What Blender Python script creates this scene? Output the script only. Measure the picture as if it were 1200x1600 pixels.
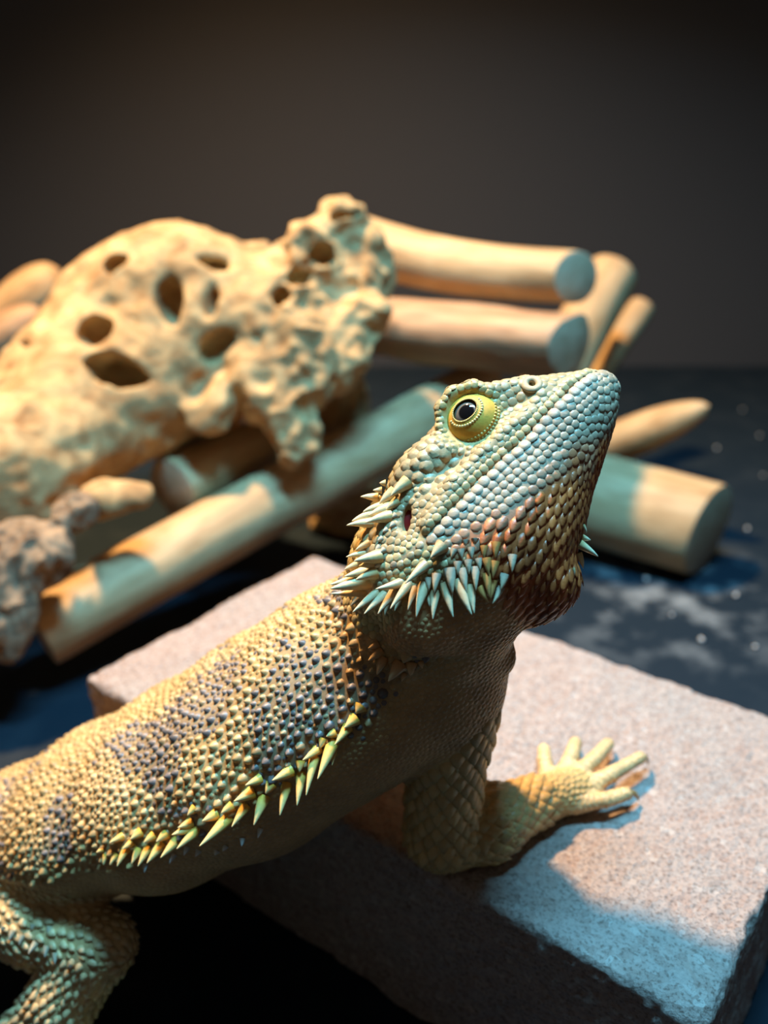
import bpy, math, random
import numpy as np
from mathutils import Vector, Matrix
from mathutils.bvhtree import BVHTree

for o in list(bpy.data.objects): bpy.data.objects.remove(o)
scene = bpy.context.scene
COL = scene.collection
rng = np.random.default_rng(7); random.seed(7)
CM = 0.01                                     # everything below is authored in centimetres

# ------------------------------------------------------------------ camera
FPX, PITCH, SLABZ, CAMZ = 1390.0, math.radians(23.7), 5.3, 21.3
CAM = np.array([0.0, 0.0, CAMZ])
CF = np.array([0, math.cos(PITCH), -math.sin(PITCH)]); CU = np.array([0, math.sin(PITCH), math.cos(PITCH)]); CR = np.array([1.0, 0, 0])
cd = bpy.data.cameras.new('camera'); cam = bpy.data.objects.new('camera', cd); COL.objects.link(cam)
cam.location = (0, 0, CAMZ*CM); cam.rotation_euler = (math.radians(90)-PITCH, 0, 0)
cd.sensor_fit = 'VERTICAL'; cd.sensor_height = 36; cd.sensor_width = 27; cd.lens = 36*FPX/1600
cd.clip_start = 0.005; cd.clip_end = 20
cd.dof.use_dof = True; cd.dof.focus_distance = 0.170; cd.dof.aperture_fstop = cd.lens/3.0
scene.camera = cam
# ------------------------------------------------------------------ light, world, exposure
vs = scene.view_settings
vs.view_transform = 'Standard'; vs.look = 'None'; vs.gamma = 1; vs.use_curve_mapping = False; vs.exposure = 0.0
scene.display_settings.display_device = 'sRGB'
w = bpy.data.worlds.new('world'); scene.world = w; w.use_nodes = True
w.node_tree.nodes['Background'].inputs[0].default_value = (0.80, 0.72, 0.62, 1)
w.node_tree.nodes['Background'].inputs[1].default_value = 0.06
def lamp(name, kind, loc, target, energy, color, **kw):
    l = bpy.data.lights.new(name, kind); l.energy = energy; l.color = color
    for k, v in kw.items(): setattr(l, k, v)
    o = bpy.data.objects.new(name, l); COL.objects.link(o); o.location = Vector(loc)*CM
    d = Vector(target)-Vector(loc); o.rotation_euler = d.to_track_quat('-Z', 'Y').to_euler()
    return o
# the two lamps whose light and shadows the photograph shows, both hanging above the frame:
# a warm basking bulb in a wide dome, above and behind the animal, and a cool strip light overhead
lamp('basking_lamp_offscreen', 'SPOT', (-19, 44, 74), (-6, 31, 5), 58.0, (1.0, 0.59, 0.25), spot_size=math.radians(112), spot_blend=1.0, shadow_soft_size=0.026)
lamp('cool_strip_lamp_offscreen', 'AREA', (4, 19, 64), (5, 24, 6), 3.1, (0.20, 0.66, 1.0), shape='RECTANGLE', size=0.22, size_y=0.06, spread=math.radians(115))

# ------------------------------------------------------------------ helpers
def ray(x, y): return CF+(x-600)/FPX*CR-(y-800)/FPX*CU
def W(x, y, k): return CAM+ray(x, y)*k                         # pixel at a depth along the optical axis
def Wz(x, y, z):                                               # pixel on a horizontal plane of height z
    d = ray(x, y); return CAM+d*((z-CAMZ)/d[2])
def nrm(v): v = np.asarray(v, float); return v/np.linalg.norm(v)
def mesh_obj(name, V, F, mat, parent=None, smooth=True, colors=None):
    me = bpy.data.meshes.new(name)
    me.from_pydata(np.asarray(V, float)*CM if not isinstance(V, list) else [tuple(c*CM for c in v) for v in V], [], F)
    if smooth: me.shade_smooth()
    if colors is not None:
        a = me.color_attributes.new('Col', 'FLOAT_COLOR', 'POINT')
        c = np.ones((len(V), 4), np.float32); c[:, :3] = colors; a.data.foreach_set('color', c.ravel())
    if mat: me.materials.append(mat)
    o = bpy.data.objects.new(name, me); COL.objects.link(o)
    if parent: o.parent = parent; o.matrix_parent_inverse = parent.matrix_world.inverted() if False else Matrix.Translation(-Vector(parent.location))
    return o
def mesh_np(name, V, Q, mat, parent=None, colors=None, smooth=True):   # fast path: Q is an (n,3) or (n,4) array
    V = np.asarray(V, np.float32)*CM; Q = np.asarray(Q, np.int32)
    me = bpy.data.meshes.new(name); n, m = Q.shape
    me.vertices.add(len(V)); me.vertices.foreach_set('co', V.ravel())
    me.loops.add(n*m); me.loops.foreach_set('vertex_index', Q.ravel())
    me.polygons.add(n); me.polygons.foreach_set('loop_start', np.arange(0, n*m, m, dtype=np.int32))
    me.update(calc_edges=True)
    if smooth: me.polygons.foreach_set('use_smooth', np.ones(n, bool))
    if colors is not None:
        a = me.color_attributes.new('Col', 'FLOAT_COLOR', 'POINT')
        c = np.ones((len(V), 4), np.float32); c[:, :3] = colors; a.data.foreach_set('color', c.ravel())
    if mat: me.materials.append(mat)
    me.validate()
    o = bpy.data.objects.new(name, me); COL.objects.link(o)
    if parent: o.parent = parent; o.matrix_parent_inverse = Matrix.Translation(-Vector(parent.location))
    return o
def empty(name, loc):
    o = bpy.data.objects.new(name, None); COL.objects.link(o); o.location = Vector(loc)*CM; o.empty_display_size = 0.01
    return o
def tag(o, label=None, cat=None, group=None, kind=None):
    if label: o['label'] = label
    if cat: o['category'] = cat
    if group: o['group'] = group
    if kind: o['kind'] = kind
    return o
# value noise, vectorised
def vnoise(P, seed=0):
    P = np.asarray(P, float); i = np.floor(P).astype(np.int64); f = P-i; f = f*f*(3-2*f); out = 0
    for dx in (0, 1):
        for dy in (0, 1):
            for dz in (0, 1):
                h = ((i[:, 0]+dx)*374761393+(i[:, 1]+dy)*668265263+(i[:, 2]+dz)*2147483647+seed*1274126177) & 0xffffffff
                h = ((h ^ (h >> 13))*1274126177) & 0xffffffff; h = (h ^ (h >> 16)) & 0xffff
                wgt = (f[:, 0] if dx else 1-f[:, 0])*(f[:, 1] if dy else 1-f[:, 1])*(f[:, 2] if dz else 1-f[:, 2])
                out = out+wgt*(h/65535.0)
    return out*2-1
def fbm(P, sc, oct=3, seed=0):
    s = 0; a = 1.0
    for k in range(oct): s = s+a*vnoise(np.asarray(P)*sc*(2**k)+17.3*k, seed+k); a *= 0.5
    return s

# ---- materials
def new_mat(name):
    m = bpy.data.materials.new(name); m.use_nodes = True; nt = m.node_tree
    return m, nt, nt.nodes['Principled BSDF'], nt.nodes, nt.links
def N(nt, kind, **kw):
    n = nt.nodes.new(kind)
    for k, v in kw.items():
        if k in n.inputs: n.inputs[k].default_value = v
        else: setattr(n, k, v)
    return n
def ramp(nt, fac, stops):
    r = nt.nodes.new('ShaderNodeValToRGB'); e = r.color_ramp.elements
    while len(e) < len(stops): e.new(0.5)
    for el, (p, c) in zip(e, stops): el.position = p; el.color = (*c, 1)
    nt.links.new(fac, r.inputs[0]); return r
def mapped(nt, scale, kind='Object'):
    t = nt.nodes.new('ShaderNodeTexCoord'); mp = nt.nodes.new('ShaderNodeMapping'); mp.inputs['Scale'].default_value = scale
    nt.links.new(t.outputs[kind], mp.inputs[0]); return mp.outputs[0]
def bump(nt, bsdf, height, strength, dist):
    b = N(nt, 'ShaderNodeBump', Strength=strength, Distance=dist); nt.links.new(height, b.inputs['Height']); nt.links.new(b.outputs[0], bsdf.inputs['Normal'])
def mat_plain(name, col, rough=0.5, sub=0.0, **kw):
    m, nt, b, n, l = new_mat(name); b.inputs['Base Color'].default_value = (*col, 1); b.inputs['Roughness'].default_value = rough
    for k, v in kw.items(): b.inputs[k].default_value = v
    return m
def mat_attr(name, rough=0.45, spec=0.5, grain=0.15, gscale=900, sub=0.08):
    m, nt, b, n, l = new_mat(name)
    at = N(nt, 'ShaderNodeVertexColor', layer_name='Col')
    nz = N(nt, 'ShaderNodeTexNoise', Scale=gscale, Detail=3.0); l.new(mapped(nt, (1, 1, 1)), nz.inputs['Vector'])
    mr = N(nt, 'ShaderNodeMapRange'); mr.inputs[3].default_value = 1-grain; mr.inputs[4].default_value = 1+grain; l.new(nz.outputs[0], mr.inputs[0])
    mx = N(nt, 'ShaderNodeVectorMath', operation='MULTIPLY'); l.new(at.outputs[0], mx.inputs[0]); l.new(mr.outputs[0], mx.inputs[1])
    l.new(mx.outputs[0], b.inputs['Base Color']); b.inputs['Roughness'].default_value = rough; b.inputs['Specular IOR Level'].default_value = spec
    b.inputs['Subsurface Weight'].default_value = sub; b.inputs['Subsurface Radius'].default_value = (1, .5, .25); b.inputs['Subsurface Scale'].default_value = 0.0006
    bump(nt, b, nz.outputs[0], 0.25, 0.0002)
    return m
M_skin = mat_attr('skin', 0.55, 0.3, 0.25, 1500)
M_scale = mat_attr('scale_keratin', 0.42, 0.45, 0.16, 2200)
M_spike = mat_attr('spike_keratin', 0.38, 0.5, 0.12, 1400)

# ------------------------------------------------------------------ implicit surfaces
def smin(a, b, k):
    h = np.maximum(k-np.abs(a-b), 0)/k
    return np.minimum(a, b)-h*h*k*0.25
class Field:
    def __init__(s): s.ops = []
    def add(s, fn, lo, hi, k, sub=False): s.ops.append((fn, np.asarray(lo)-k-0.3, np.asarray(hi)+k+0.3, k, sub)); return s
    def seg(s, A, B, ra, rb, k=0.5, up=(0, 0, 1), sub=False):
        A = np.asarray(A, float); B = np.asarray(B, float)
        ra = (ra, ra) if np.isscalar(ra) else ra; rb = (rb, rb) if np.isscalar(rb) else rb
        L = np.linalg.norm(B-A); n = (B-A)/L; up = np.asarray(up, float); lat = nrm(np.cross(n, up)); v = np.cross(lat, n)
        def fn(P):
            d = P-A; t = np.clip((d@n)/L, 0, 1); d = d-np.outer(t*L, n)
            ww = ra[0]+(rb[0]-ra[0])*t; hh = ra[1]+(rb[1]-ra[1])*t; mn = np.minimum(ww, hh)
            return (np.sqrt((d@lat/ww)**2+(d@v/hh)**2+(d@n/mn)**2)-1)*mn
        R = max(ra+rb if isinstance(ra, tuple) else ra)
        return s.add(fn, np.minimum(A, B)-R, np.maximum(A, B)+R, k, sub)
    def ell(s, C, rad, axes=None, k=0.3, sub=False):
        C = np.asarray(C, float); rad = np.asarray((rad,)*3 if np.isscalar(rad) else rad, float); A = np.eye(3) if axes is None else np.asarray(axes)
        def fn(P):
            q = (P-C)@A.T; k0 = np.linalg.norm(q/rad, axis=1)
            return (k0-1)*rad.min()
        R = rad.max(); return s.add(fn, C-R, C+R, k, sub)
    def __call__(s, P):
        d = np.full(len(P), 3.0)
        x, y, z = [np.ascontiguousarray(P[:, i]) for i in range(3)]
        for fn, lo, hi, k, sub in s.ops:
            m = np.nonzero((x > lo[0]) & (x < hi[0]))[0]
            m = m[(y[m] > lo[1]) & (y[m] < hi[1])]; m = m[(z[m] > lo[2]) & (z[m] < hi[2])]
            if len(m) == 0: continue
            e = fn(P[m])
            d[m] = -smin(-d[m], e, k) if sub else smin(d[m], e, k)
        return d
def grad(F, P, h=0.012):
    g = np.empty_like(P)
    for i in range(3):
        e = np.zeros(3); e[i] = h
        g[:, i] = (F(P+e)-F(P-e))/(2*h)
    return g
def surface(F, lo, hi, h, subdiv=1, iters=3):
    lo = np.asarray(lo, float); n = np.ceil((np.asarray(hi)-lo)/(4*h)).astype(int)
    nc = n+1
    ax = [lo[i]+4*h*np.arange(nc[i]) for i in range(3)]
    Pc = np.stack(np.meshgrid(*ax, indexing='ij'), -1).reshape(-1, 3)
    Fc = F(Pc).reshape(nc)
    # cells near the surface
    thr = 4*h*1.9
    G = np.repeat(np.repeat(np.repeat(Fc, 4, 0), 4, 1), 4, 2)
    near = np.abs(G) < thr
    sh = G.shape
    ax = [lo[i]+h*np.arange(sh[i]) for i in range(3)]
    I = np.nonzero(near)
    # repeat() centres are shifted; evaluate exactly at the fine nodes flagged
    P = np.stack([ax[0][I[0]], ax[1][I[1]], ax[2][I[2]]], -1)
    G[I] = F(P)
    S = G < 0
    # surface nets
    nx, ny, nz = sh; cx, cy, cz = nx-1, ny-1, nz-1
    cnt = np.zeros((cx, cy, cz), np.int8)
    for a in (0, 1):
        for b in (0, 1):
            for c in (0, 1): cnt += S[a:cx+a, b:cy+b, c:cz+c]
    act = (cnt > 0) & (cnt < 8); ci = np.nonzero(act); idx = -np.ones((cx, cy, cz), np.int64); idx[ci] = np.arange(len(ci[0]))
    base = np.stack(ci, -1); acc = np.zeros((len(base), 3)); num = np.zeros(len(base))
    corners = [(a, b, c) for a in (0, 1) for b in (0, 1) for c in (0, 1)]
    for p in corners:
        for q in corners:
            if sum(abs(p[i]-q[i]) for i in range(3)) == 1 and p < q:
                v0 = G[ci[0]+p[0], ci[1]+p[1], ci[2]+p[2]]; v1 = G[ci[0]+q[0], ci[1]+q[1], ci[2]+q[2]]
                m = (v0 < 0) != (v1 < 0); t = np.where(m, v0/np.where(m, v0-v1, 1), 0)
                acc += np.where(m[:, None], np.array(p)+t[:, None]*(np.array(q)-np.array(p)), 0); num += m
    V = lo+h*(base+acc/num[:, None])
    faces = []
    for axis in range(3):
        sl0 = [slice(None)]*3; sl1 = [slice(None)]*3; sl0[axis] = slice(0, -1); sl1[axis] = slice(1, None)
        ch = S[tuple(sl0)] != S[tuple(sl1)]
        e = np.stack(np.nonzero(ch), -1); b, c = [(1, 2), (2, 0), (0, 1)][axis]
        ok = (e[:, b] > 0) & (e[:, c] > 0) & (e[:, b] < sh[b]-1) & (e[:, c] < sh[c]-1); e = e[ok]
        def id(db, dc):
            q = e.copy(); q[:, b] -= db; q[:, c] -= dc; return idx[q[:, 0], q[:, 1], q[:, 2]]
        f = np.stack([id(1, 1), id(0, 1), id(0, 0), id(1, 0)], -1)
        inside = S[e[:, 0], e[:, 1], e[:, 2]]
        f = np.where(inside[:, None], f, f[:, ::-1]); faces.append(f)
    Q = np.concatenate(faces); Q = Q[(Q >= 0).all(1)]
    for s_ in range(subdiv):
        E = np.concatenate([Q[:, [i, (i+1) % 4]] for i in range(4)]); Es = np.sort(E, 1)
        U, inv = np.unique(Es, axis=0, return_inverse=True); inv = inv.ravel(); nv = len(V); nf = len(Q)
        V = np.concatenate([V, V[U].mean(1), V[Q].mean(1)])
        e = [nv+inv[i*nf:(i+1)*nf] for i in range(4)]; fc = nv+len(U)+np.arange(nf)
        Q = np.concatenate([np.stack([Q[:, i], e[i], fc, e[i-1]], -1) for i in range(4)])
    for it in range(iters):
        g = grad(F, V); f = F(V); st = (f/np.maximum((g*g).sum(1), 0.15))[:, None]*g
        ln = np.linalg.norm(st, axis=1, keepdims=True); V = V-st*np.minimum(1, 0.6*h/np.maximum(ln, 1e-9))
    return V, Q
def vnormals(V, Q):
    n = np.cross(V[Q[:, 2]]-V[Q[:, 0]], V[Q[:, 3]]-V[Q[:, 1]]); out = np.zeros_like(V)
    for i in range(4): np.add.at(out, Q[:, i], n)
    return out/np.maximum(np.linalg.norm(out, axis=1, keepdims=True), 1e-12)
def laplace(V, Q, n=1, lam=0.5):
    for _ in range(n):
        s = np.zeros_like(V); c = np.zeros(len(V))
        for i in range(4):
            np.add.at(s, Q[:, i], V[Q[:, (i+1) % 4]]); np.add.at(c, Q[:, i], 1)
        V = V+lam*(s/c[:, None]-V)
    return V

# ================================================================== SETTING
def mat_floor():
    m, nt, b, n, l = new_mat('dark_slate_floor')
    co = mapped(nt, (1, 1, 1))
    n1 = N(nt, 'ShaderNodeTexNoise', Scale=14.0, Detail=6.0, Roughness=0.65); l.new(co, n1.inputs['Vector'])
    n2 = N(nt, 'ShaderNodeTexNoise', Scale=160.0, Detail=4.0); l.new(co, n2.inputs['Vector'])
    r1 = ramp(nt, n1.outputs[0], [(0.0, (0, 0, 0)), (0.52, (0, 0, 0)), (0.72, (1, 1, 1)), (1, (1, 1, 1))])
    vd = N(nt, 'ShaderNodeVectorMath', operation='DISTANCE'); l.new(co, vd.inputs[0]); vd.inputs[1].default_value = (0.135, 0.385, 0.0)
    fo = N(nt, 'ShaderNodeMapRange'); l.new(vd.outputs['Value'], fo.inputs[0]); fo.inputs[1].default_value = 0.01; fo.inputs[2].default_value = 0.08; fo.inputs[3].default_value = 0.8; fo.inputs[4].default_value = 0.03  # pale noise blotches, strongest around one spot of floor and faint elsewhere
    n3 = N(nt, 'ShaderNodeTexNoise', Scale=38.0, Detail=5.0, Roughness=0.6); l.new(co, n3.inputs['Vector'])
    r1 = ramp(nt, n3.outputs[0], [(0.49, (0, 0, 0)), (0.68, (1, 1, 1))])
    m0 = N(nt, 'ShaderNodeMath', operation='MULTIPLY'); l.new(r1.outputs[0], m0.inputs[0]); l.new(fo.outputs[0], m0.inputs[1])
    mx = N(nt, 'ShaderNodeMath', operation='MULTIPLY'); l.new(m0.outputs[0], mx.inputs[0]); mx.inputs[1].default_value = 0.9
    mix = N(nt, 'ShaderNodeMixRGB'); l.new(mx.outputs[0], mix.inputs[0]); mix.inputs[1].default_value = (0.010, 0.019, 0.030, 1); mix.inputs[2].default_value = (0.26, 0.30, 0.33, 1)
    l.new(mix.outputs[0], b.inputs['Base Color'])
    rr = ramp(nt, n1.outputs[0], [(0.3, (.45,)*3), (0.7, (.65,)*3)]); l.new(rr.outputs[0], b.inputs['Roughness']); b.inputs['Specular IOR Level'].default_value = 0.12
    bump(nt, b, n2.outputs[0], 0.25, 0.0006)
    return m
def mat_wall():
    m, nt, b, n, l = new_mat('dark_satin_wall')
    nz = N(nt, 'ShaderNodeTexNoise', Scale=420.0, Detail=2.0); l.new(mapped(nt, (1, 1, 1)), nz.inputs['Vector'])
    b.inputs['Base Color'].default_value = (0.075, 0.075, 0.080, 1); b.inputs['Roughness'].default_value = 0.5
    bump(nt, b, nz.outputs[0], 0.15, 0.0004)
    return m
WALLY = 83.0
def box(name, lo, hi, mat, parent=None, bev=0.0):
    x0, y0, z0 = lo; x1, y1, z1 = hi
    V = [(x0, y0, z0), (x1, y0, z0), (x1, y1, z0), (x0, y1, z0), (x0, y0, z1), (x1, y0, z1), (x1, y1, z1), (x0, y1, z1)]
    F = [(0, 3, 2, 1), (4, 5, 6, 7), (0, 1, 5, 4), (1, 2, 6, 5), (2, 3, 7, 6), (3, 0, 4, 7)]
    return mesh_obj(name, V, F, mat, parent, smooth=False)
tag(box('floor', (-90, -60, -2), (90, WALLY+2, 0), mat_floor()), 'dark slate coloured floor with pale blotches', kind='structure')
tag(box('wall_back', (-90, WALLY, 0), (90, WALLY+2, 90), mat_wall()), 'smooth dark grey satin back wall', kind='structure')

# ================================================================== PAVING SLAB
def slab():
    L, B, R, Fp = [Wz(*q, SLABZ)[:2] for q in ((130, 1060), (490, 865), (1300, 1155), (1115, 1600))]
    ex = nrm((Fp-L)+(R-B)); ey = np.array([-ex[1], ex[0]]); c = (L+B+R+Fp)/4
    if ey@(B-L) < 0: ey = -ey
    hx = (np.linalg.norm(Fp-L)+np.linalg.norm(R-B))/4; hy = (np.linalg.norm(B-L)+np.linalg.norm(R-Fp))/4
    slab.frame = (c, ex, ey, hx, hy)
    st = 0.085; nx, ny, nz = int(2*hx/st), int(2*hy/st), int(SLABZ/st)
    V = []; Q = []
    def grid(o, u, v, nu, nv):
        base = sum(len(a) for a in V)
        s, t = np.meshgrid(np.linspace(0, 1, nu+1), np.linspace(0, 1, nv+1), indexing='ij')
        V.append(np.asarray(o)+s.reshape(-1, 1)*np.asarray(u)+t.reshape(-1, 1)*np.asarray(v))
        i, j = np.meshgrid(np.arange(nu), np.arange(nv), indexing='ij'); a = (i*(nv+1)+j).ravel()+base
        Q.append(np.stack([a, a+nv+1, a+nv+2, a+1], -1))
    X, Y, Z = np.array([2*hx, 0, 0]), np.array([0, 2*hy, 0]), np.array([0, 0, SLABZ]); o = np.array([-hx, -hy, 0])
    grid(o+Z, X, Y, nx, ny); grid(o, X, Z, nx, nz); grid(o+X, Y, Z, ny, nz); grid(o+X+Y, -X, Z, nx, nz); grid(o+Y, -Y, Z, ny, nz); grid(o, Y, X, 4, 4)
    V = np.concatenate(V); Q = np.concatenate(Q)
    # weld
    key = np.round(V*200).astype(np.int64); U, ix, inv = np.unique(key, axis=0, return_index=True, return_inverse=True); inv = inv.ravel()
    V = V[ix]; Q = inv[Q]
    # rounded, chipped arrises, then grit
    ctr = np.array([0, 0, SLABZ/2]); half = np.array([hx, hy, SLABZ/2]); q = V-ctr
    rr = (0.20+0.16*np.clip(fbm(V, 0.8, 3, 3), -1, 1))[:, None]
    inner = np.clip(q, -(half-rr), half-rr); d = q-inner; ln = np.linalg.norm(d, axis=1, keepdims=True)
    q = np.where(ln > 1e-6, inner+d/np.maximum(ln, 1e-6)*np.minimum(ln, rr), q)
    nn = np.where(ln > 1e-6, d/np.maximum(ln, 1e-6), 0)
    V = q+ctr
    g = fbm(V, 1.3, 2, 11)*0.03+fbm(V, 5.0, 3, 5)*0.030-np.maximum(fbm(V, 3.2, 2, 21)-0.75, 0)*0.16
    top = V[:, 2] > 0.05
    V = V+nn*(g*top)[:, None]
    V[:, 2] = np.maximum(V[:, 2], 0.0)
    m, nt, b, n, l = new_mat('pink_grey_concrete')
    co = mapped(nt, (100, 100, 100))                              # centimetres
    n1 = N(nt, 'ShaderNodeTexNoise', Scale=0.35, Detail=4.0); l.new(co, n1.inputs['Vector'])
    vo = N(nt, 'ShaderNodeTexVoronoi', Scale=6.0); l.new(co, vo.inputs['Vector'])
    n2 = N(nt, 'ShaderNodeTexNoise', Scale=11.0, Detail=6.0, Roughness=0.7); l.new(co, n2.inputs['Vector'])
    c1 = ramp(nt, n1.outputs[0], [(0.3, (0.36, 0.31, 0.29)), (0.55, (0.42, 0.31, 0.27)), (0.75, (0.40, 0.36, 0.34))])
    sp = N(nt, 'ShaderNodeSeparateColor'); l.new(vo.outputs['Color'], sp.inputs[0])
    c2 = ramp(nt, sp.outputs[0], [(0.0, (0.30, 0.22, 0.19)), (0.5, (0.42, 0.36, 0.33)), (0.93, (0.46, 0.40, 0.37)), (1.0, (0.60, 0.57, 0.54))])
    mx = N(nt, 'ShaderNodeMixRGB'); mx.inputs[0].default_value = 0.45; l.new(c1.outputs[0], mx.inputs[1]); l.new(c2.outputs[0], mx.inputs[2])
    n4 = N(nt, 'ShaderNodeTexNoise', Scale=13.0, Detail=3.0, Roughness=0.6); l.new(mapped(nt, (87, 93, 99)), n4.inputs['Vector'])
    c3 = ramp(nt, n4.outputs[0], [(0.34, (0.55, 0.50, 0.47)), (0.48, (0.97, 0.97, 0.97)), (0.7, (1.08, 1.06, 1.04))])
    mu = N(nt, 'ShaderNodeMixRGB', blend_type='MULTIPLY'); mu.inputs[0].default_value = 1; l.new(mx.outputs[0], mu.inputs[1]); l.new(c3.outputs[0], mu.inputs[2])
    l.new(mu.outputs[0], b.inputs['Base Color']); b.inputs['Roughness'].default_value = 0.75; b.inputs['Specular IOR Level'].default_value = 0.35
    ad = N(nt, 'ShaderNodeMath', operation='ADD'); l.new(n2.outputs[0], ad.inputs[0]); l.new(vo.outputs['Distance'], ad.inputs[1])
    bump(nt, b, ad.outputs[0], 0.8, 0.0009)
    ob = mesh_np('concrete_block', V, Q, m)
    ob.location = (c[0]*CM, c[1]*CM, 0); ob.rotation_euler = (0, 0, math.atan2(ex[1], ex[0]))
    return tag(ob, 'thick rough pinkish grey concrete block under the lizard', 'concrete block')
slab()

# ================================================================== WOOD
def mat_wood(name, light, dark, along=0.25, rough=0.6, scale=1.0, knots=0.5):
    m, nt, b, n, l = new_mat(name)
    co = mapped(nt, (100*along, 100, 100))
    n1 = N(nt, 'ShaderNodeTexNoise', Scale=1.1*scale, Detail=5.0, Roughness=0.6, Distortion=0.6); l.new(co, n1.inputs['Vector'])
    n2 = N(nt, 'ShaderNodeTexNoise', Scale=0.22*scale, Detail=3.0); l.new(mapped(nt, (100, 100, 100)), n2.inputs['Vector'])
    mid = tuple((a+b_)/2 for a, b_ in zip(light, dark))
    r = ramp(nt, n1.outputs[0], [(0.28, dark), (0.45, mid), (0.62, light)])
    r2 = ramp(nt, n2.outputs[0], [(0.35, tuple(1-knots*0.5 for _ in range(3))), (0.6, (1, 1, 1))])
    mu = N(nt, 'ShaderNodeMixRGB', blend_type='MULTIPLY'); mu.inputs[0].default_value = 1; l.new(r.outputs[0], mu.inputs[1]); l.new(r2.outputs[0], mu.inputs[2])
    l.new(mu.outputs[0], b.inputs['Base Color']); b.inputs['Roughness'].default_value = rough; b.inputs['Specular IOR Level'].default_value = 0.3
    bump(nt, b, n1.outputs[0], 0.5, 0.0012)
    return m
M_pale = mat_wood('pale_debarked_wood', (0.57, 0.41, 0.23), (0.37, 0.22, 0.10), knots=0.4)
M_rough = mat_wood('rough_reddish_wood', (0.50, 0.33, 0.20), (0.24, 0.12, 0.06), along=0.15)
M_cut = mat_wood('cut_wood_end', (0.50, 0.40, 0.28), (0.36, 0.26, 0.16), along=1.0, knots=0.2)
M_drift = mat_wood('bleached_driftwood', (0.62, 0.43, 0.21), (0.30, 0.155, 0.06), along=0.8, knots=0.7, rough=0.8)
M_bark = mat_wood('weathered_grey_bark', (0.36, 0.26, 0.17), (0.075, 0.045, 0.03), along=0.3, rough=0.85, scale=1.6)
def log(name, P0, P1, r0, r1, mat, label, cut_mat=M_cut, bend=0.0, noise=0.05, tip=None, slant=0.0, slanty=0.0, flat=1.0, seg=40, rings=48, group=None, seed=1):
    P0 = np.asarray(P0, float); P1 = np.asarray(P1, float); L = np.linalg.norm(P1-P0)
    th = np.linspace(0, 2*math.pi, seg, endpoint=False); V = []
    for i in range(rings+1):
        t = i/rings; x = t*L; r = r0+(r1-r0)*t
        if tip: r *= math.sqrt(max(1-max((t-tip)/(1-tip), 0)**2.2, 0.002))
        zc = bend*math.sin(math.pi*t)
        pts = np.stack([np.full(seg, x), r*np.cos(th), flat*r*np.sin(th)], -1)
        n = fbm(pts*np.array([0.3, 1, 1]), 0.7, 3, seed)
        pts[:, 1:] *= (1+noise*n)[:, None]
        pts[:, 2] += zc
        if t > 0.985 or t < 0.015: pts[:, 1:] *= 0.985
        pts[:, 0] += (slant*pts[:, 2]+slanty*pts[:, 1])*t**3
        V.append(pts)
    V = np.concatenate(V); F = []
    for i in range(rings):
        for j in range(seg):
            a = i*seg+j; b_ = i*seg+(j+1) % seg; F.append((a, b_, b_+seg, a+seg))
    root = empty(name, P0)
    X = nrm(P1-P0); Y = nrm(np.cross((0, 0, 1), X)); Z = np.cross(X, Y)
    root.matrix_world = Matrix.Translation(Vector(P0)*CM) @ Matrix((X, Y, Z)).transposed().to_4x4()
    o = mesh_np('stem', V, np.array(F), mat); o.parent = root
    for k, ring in ((0, 0), (1, rings)):
        if k == 1 and tip: continue
        rim = V[ring*seg:(ring+1)*seg]; c = rim.mean(0); sgn = 1 if k else -1
        VV = [rim*1.0, c+(rim-c)*0.93+np.array([sgn*0.05, 0, 0]), c[None]+np.array([[sgn*0.06, 0, 0]])]
        VV = np.concatenate(VV); FF = []
        for j in range(seg):
            j2 = (j+1) % seg
            q = (j, j2, seg+j2, seg+j); q2 = (seg+j, seg+j2, 2*seg)
            FF.append(q if k else q[::-1]); FF.append(q2 if k else q2[::-1])
        e = mesh_obj('cut_end', VV, FF, cut_mat); e.parent = root
    return tag(root, label, 'log', group)
log('log', W(60, 985, 36.0), W(760, 600, 47), 1.55, 1.5, M_pale, 'long pale debarked log leaning up beneath the holed driftwood', noise=0.03, seed=2)
log('log', W(268, 762, 40.5), W(440, 683, 46), 1.40, 1.45, M_pale, 'short pale log stub with rounded sawn end under the driftwood', noise=0.02, seed=4)
log('log', W(760, 775, 58), W(1108, 634, 46), 1.5, .98, M_pale, 'tapered pale stick with rounded tip behind the thick log', noise=0.03, tip=0.72, seed=5)
log('log', W(800, 745, 49), W(1108, 828, 44.6), 2.45, 2.4, M_pale, 'thick pale log lying on the floor with its sawn end bare', noise=0.015, slanty=0.25, seed=6)
log('log', W(540, 375, 47), W(900, 433, 41.8), 1.5, 1.22, M_pale, 'smooth pale log on top of the stack with slanted sawn end', noise=0.03, bend=-0.45, slant=-0.15, slanty=0.55, seed=7)
log('log', W(560, 505, 46), W(893, 540, 41.5), 1.5, 1.5, M_rough, 'rough reddish split log under the smooth top log', noise=0.16, slanty=0.4, seed=8)
log('log', W(955, 430, 52), W(840, 640, 48), 1.55, 1.6, M_pale, 'pale log leaning away behind the sawn ends of the stack', noise=0.04, seed=9)
log('log', W(1003, 480, 57), W(880, 660, 54), 0.85, 0.85, M_pale, 'thin pale stick leaning behind the pale leaning log', noise=0.04, seed=10)
log('log', (-33, 56, 1.8), W(92, 420, 55), 1.8, 1.7, M_pale, 'blunt rounded log end showing behind the holed driftwood', noise=0.05, tip=0.8, seed=11)
log('log', (-32, 50, 1.6), W(62, 482, 50.5), 1.6, 1.4, M_rough, 'reddish wood piece below the blunt rounded log end', noise=0.1, tip=0.8, seed=12)

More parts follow.
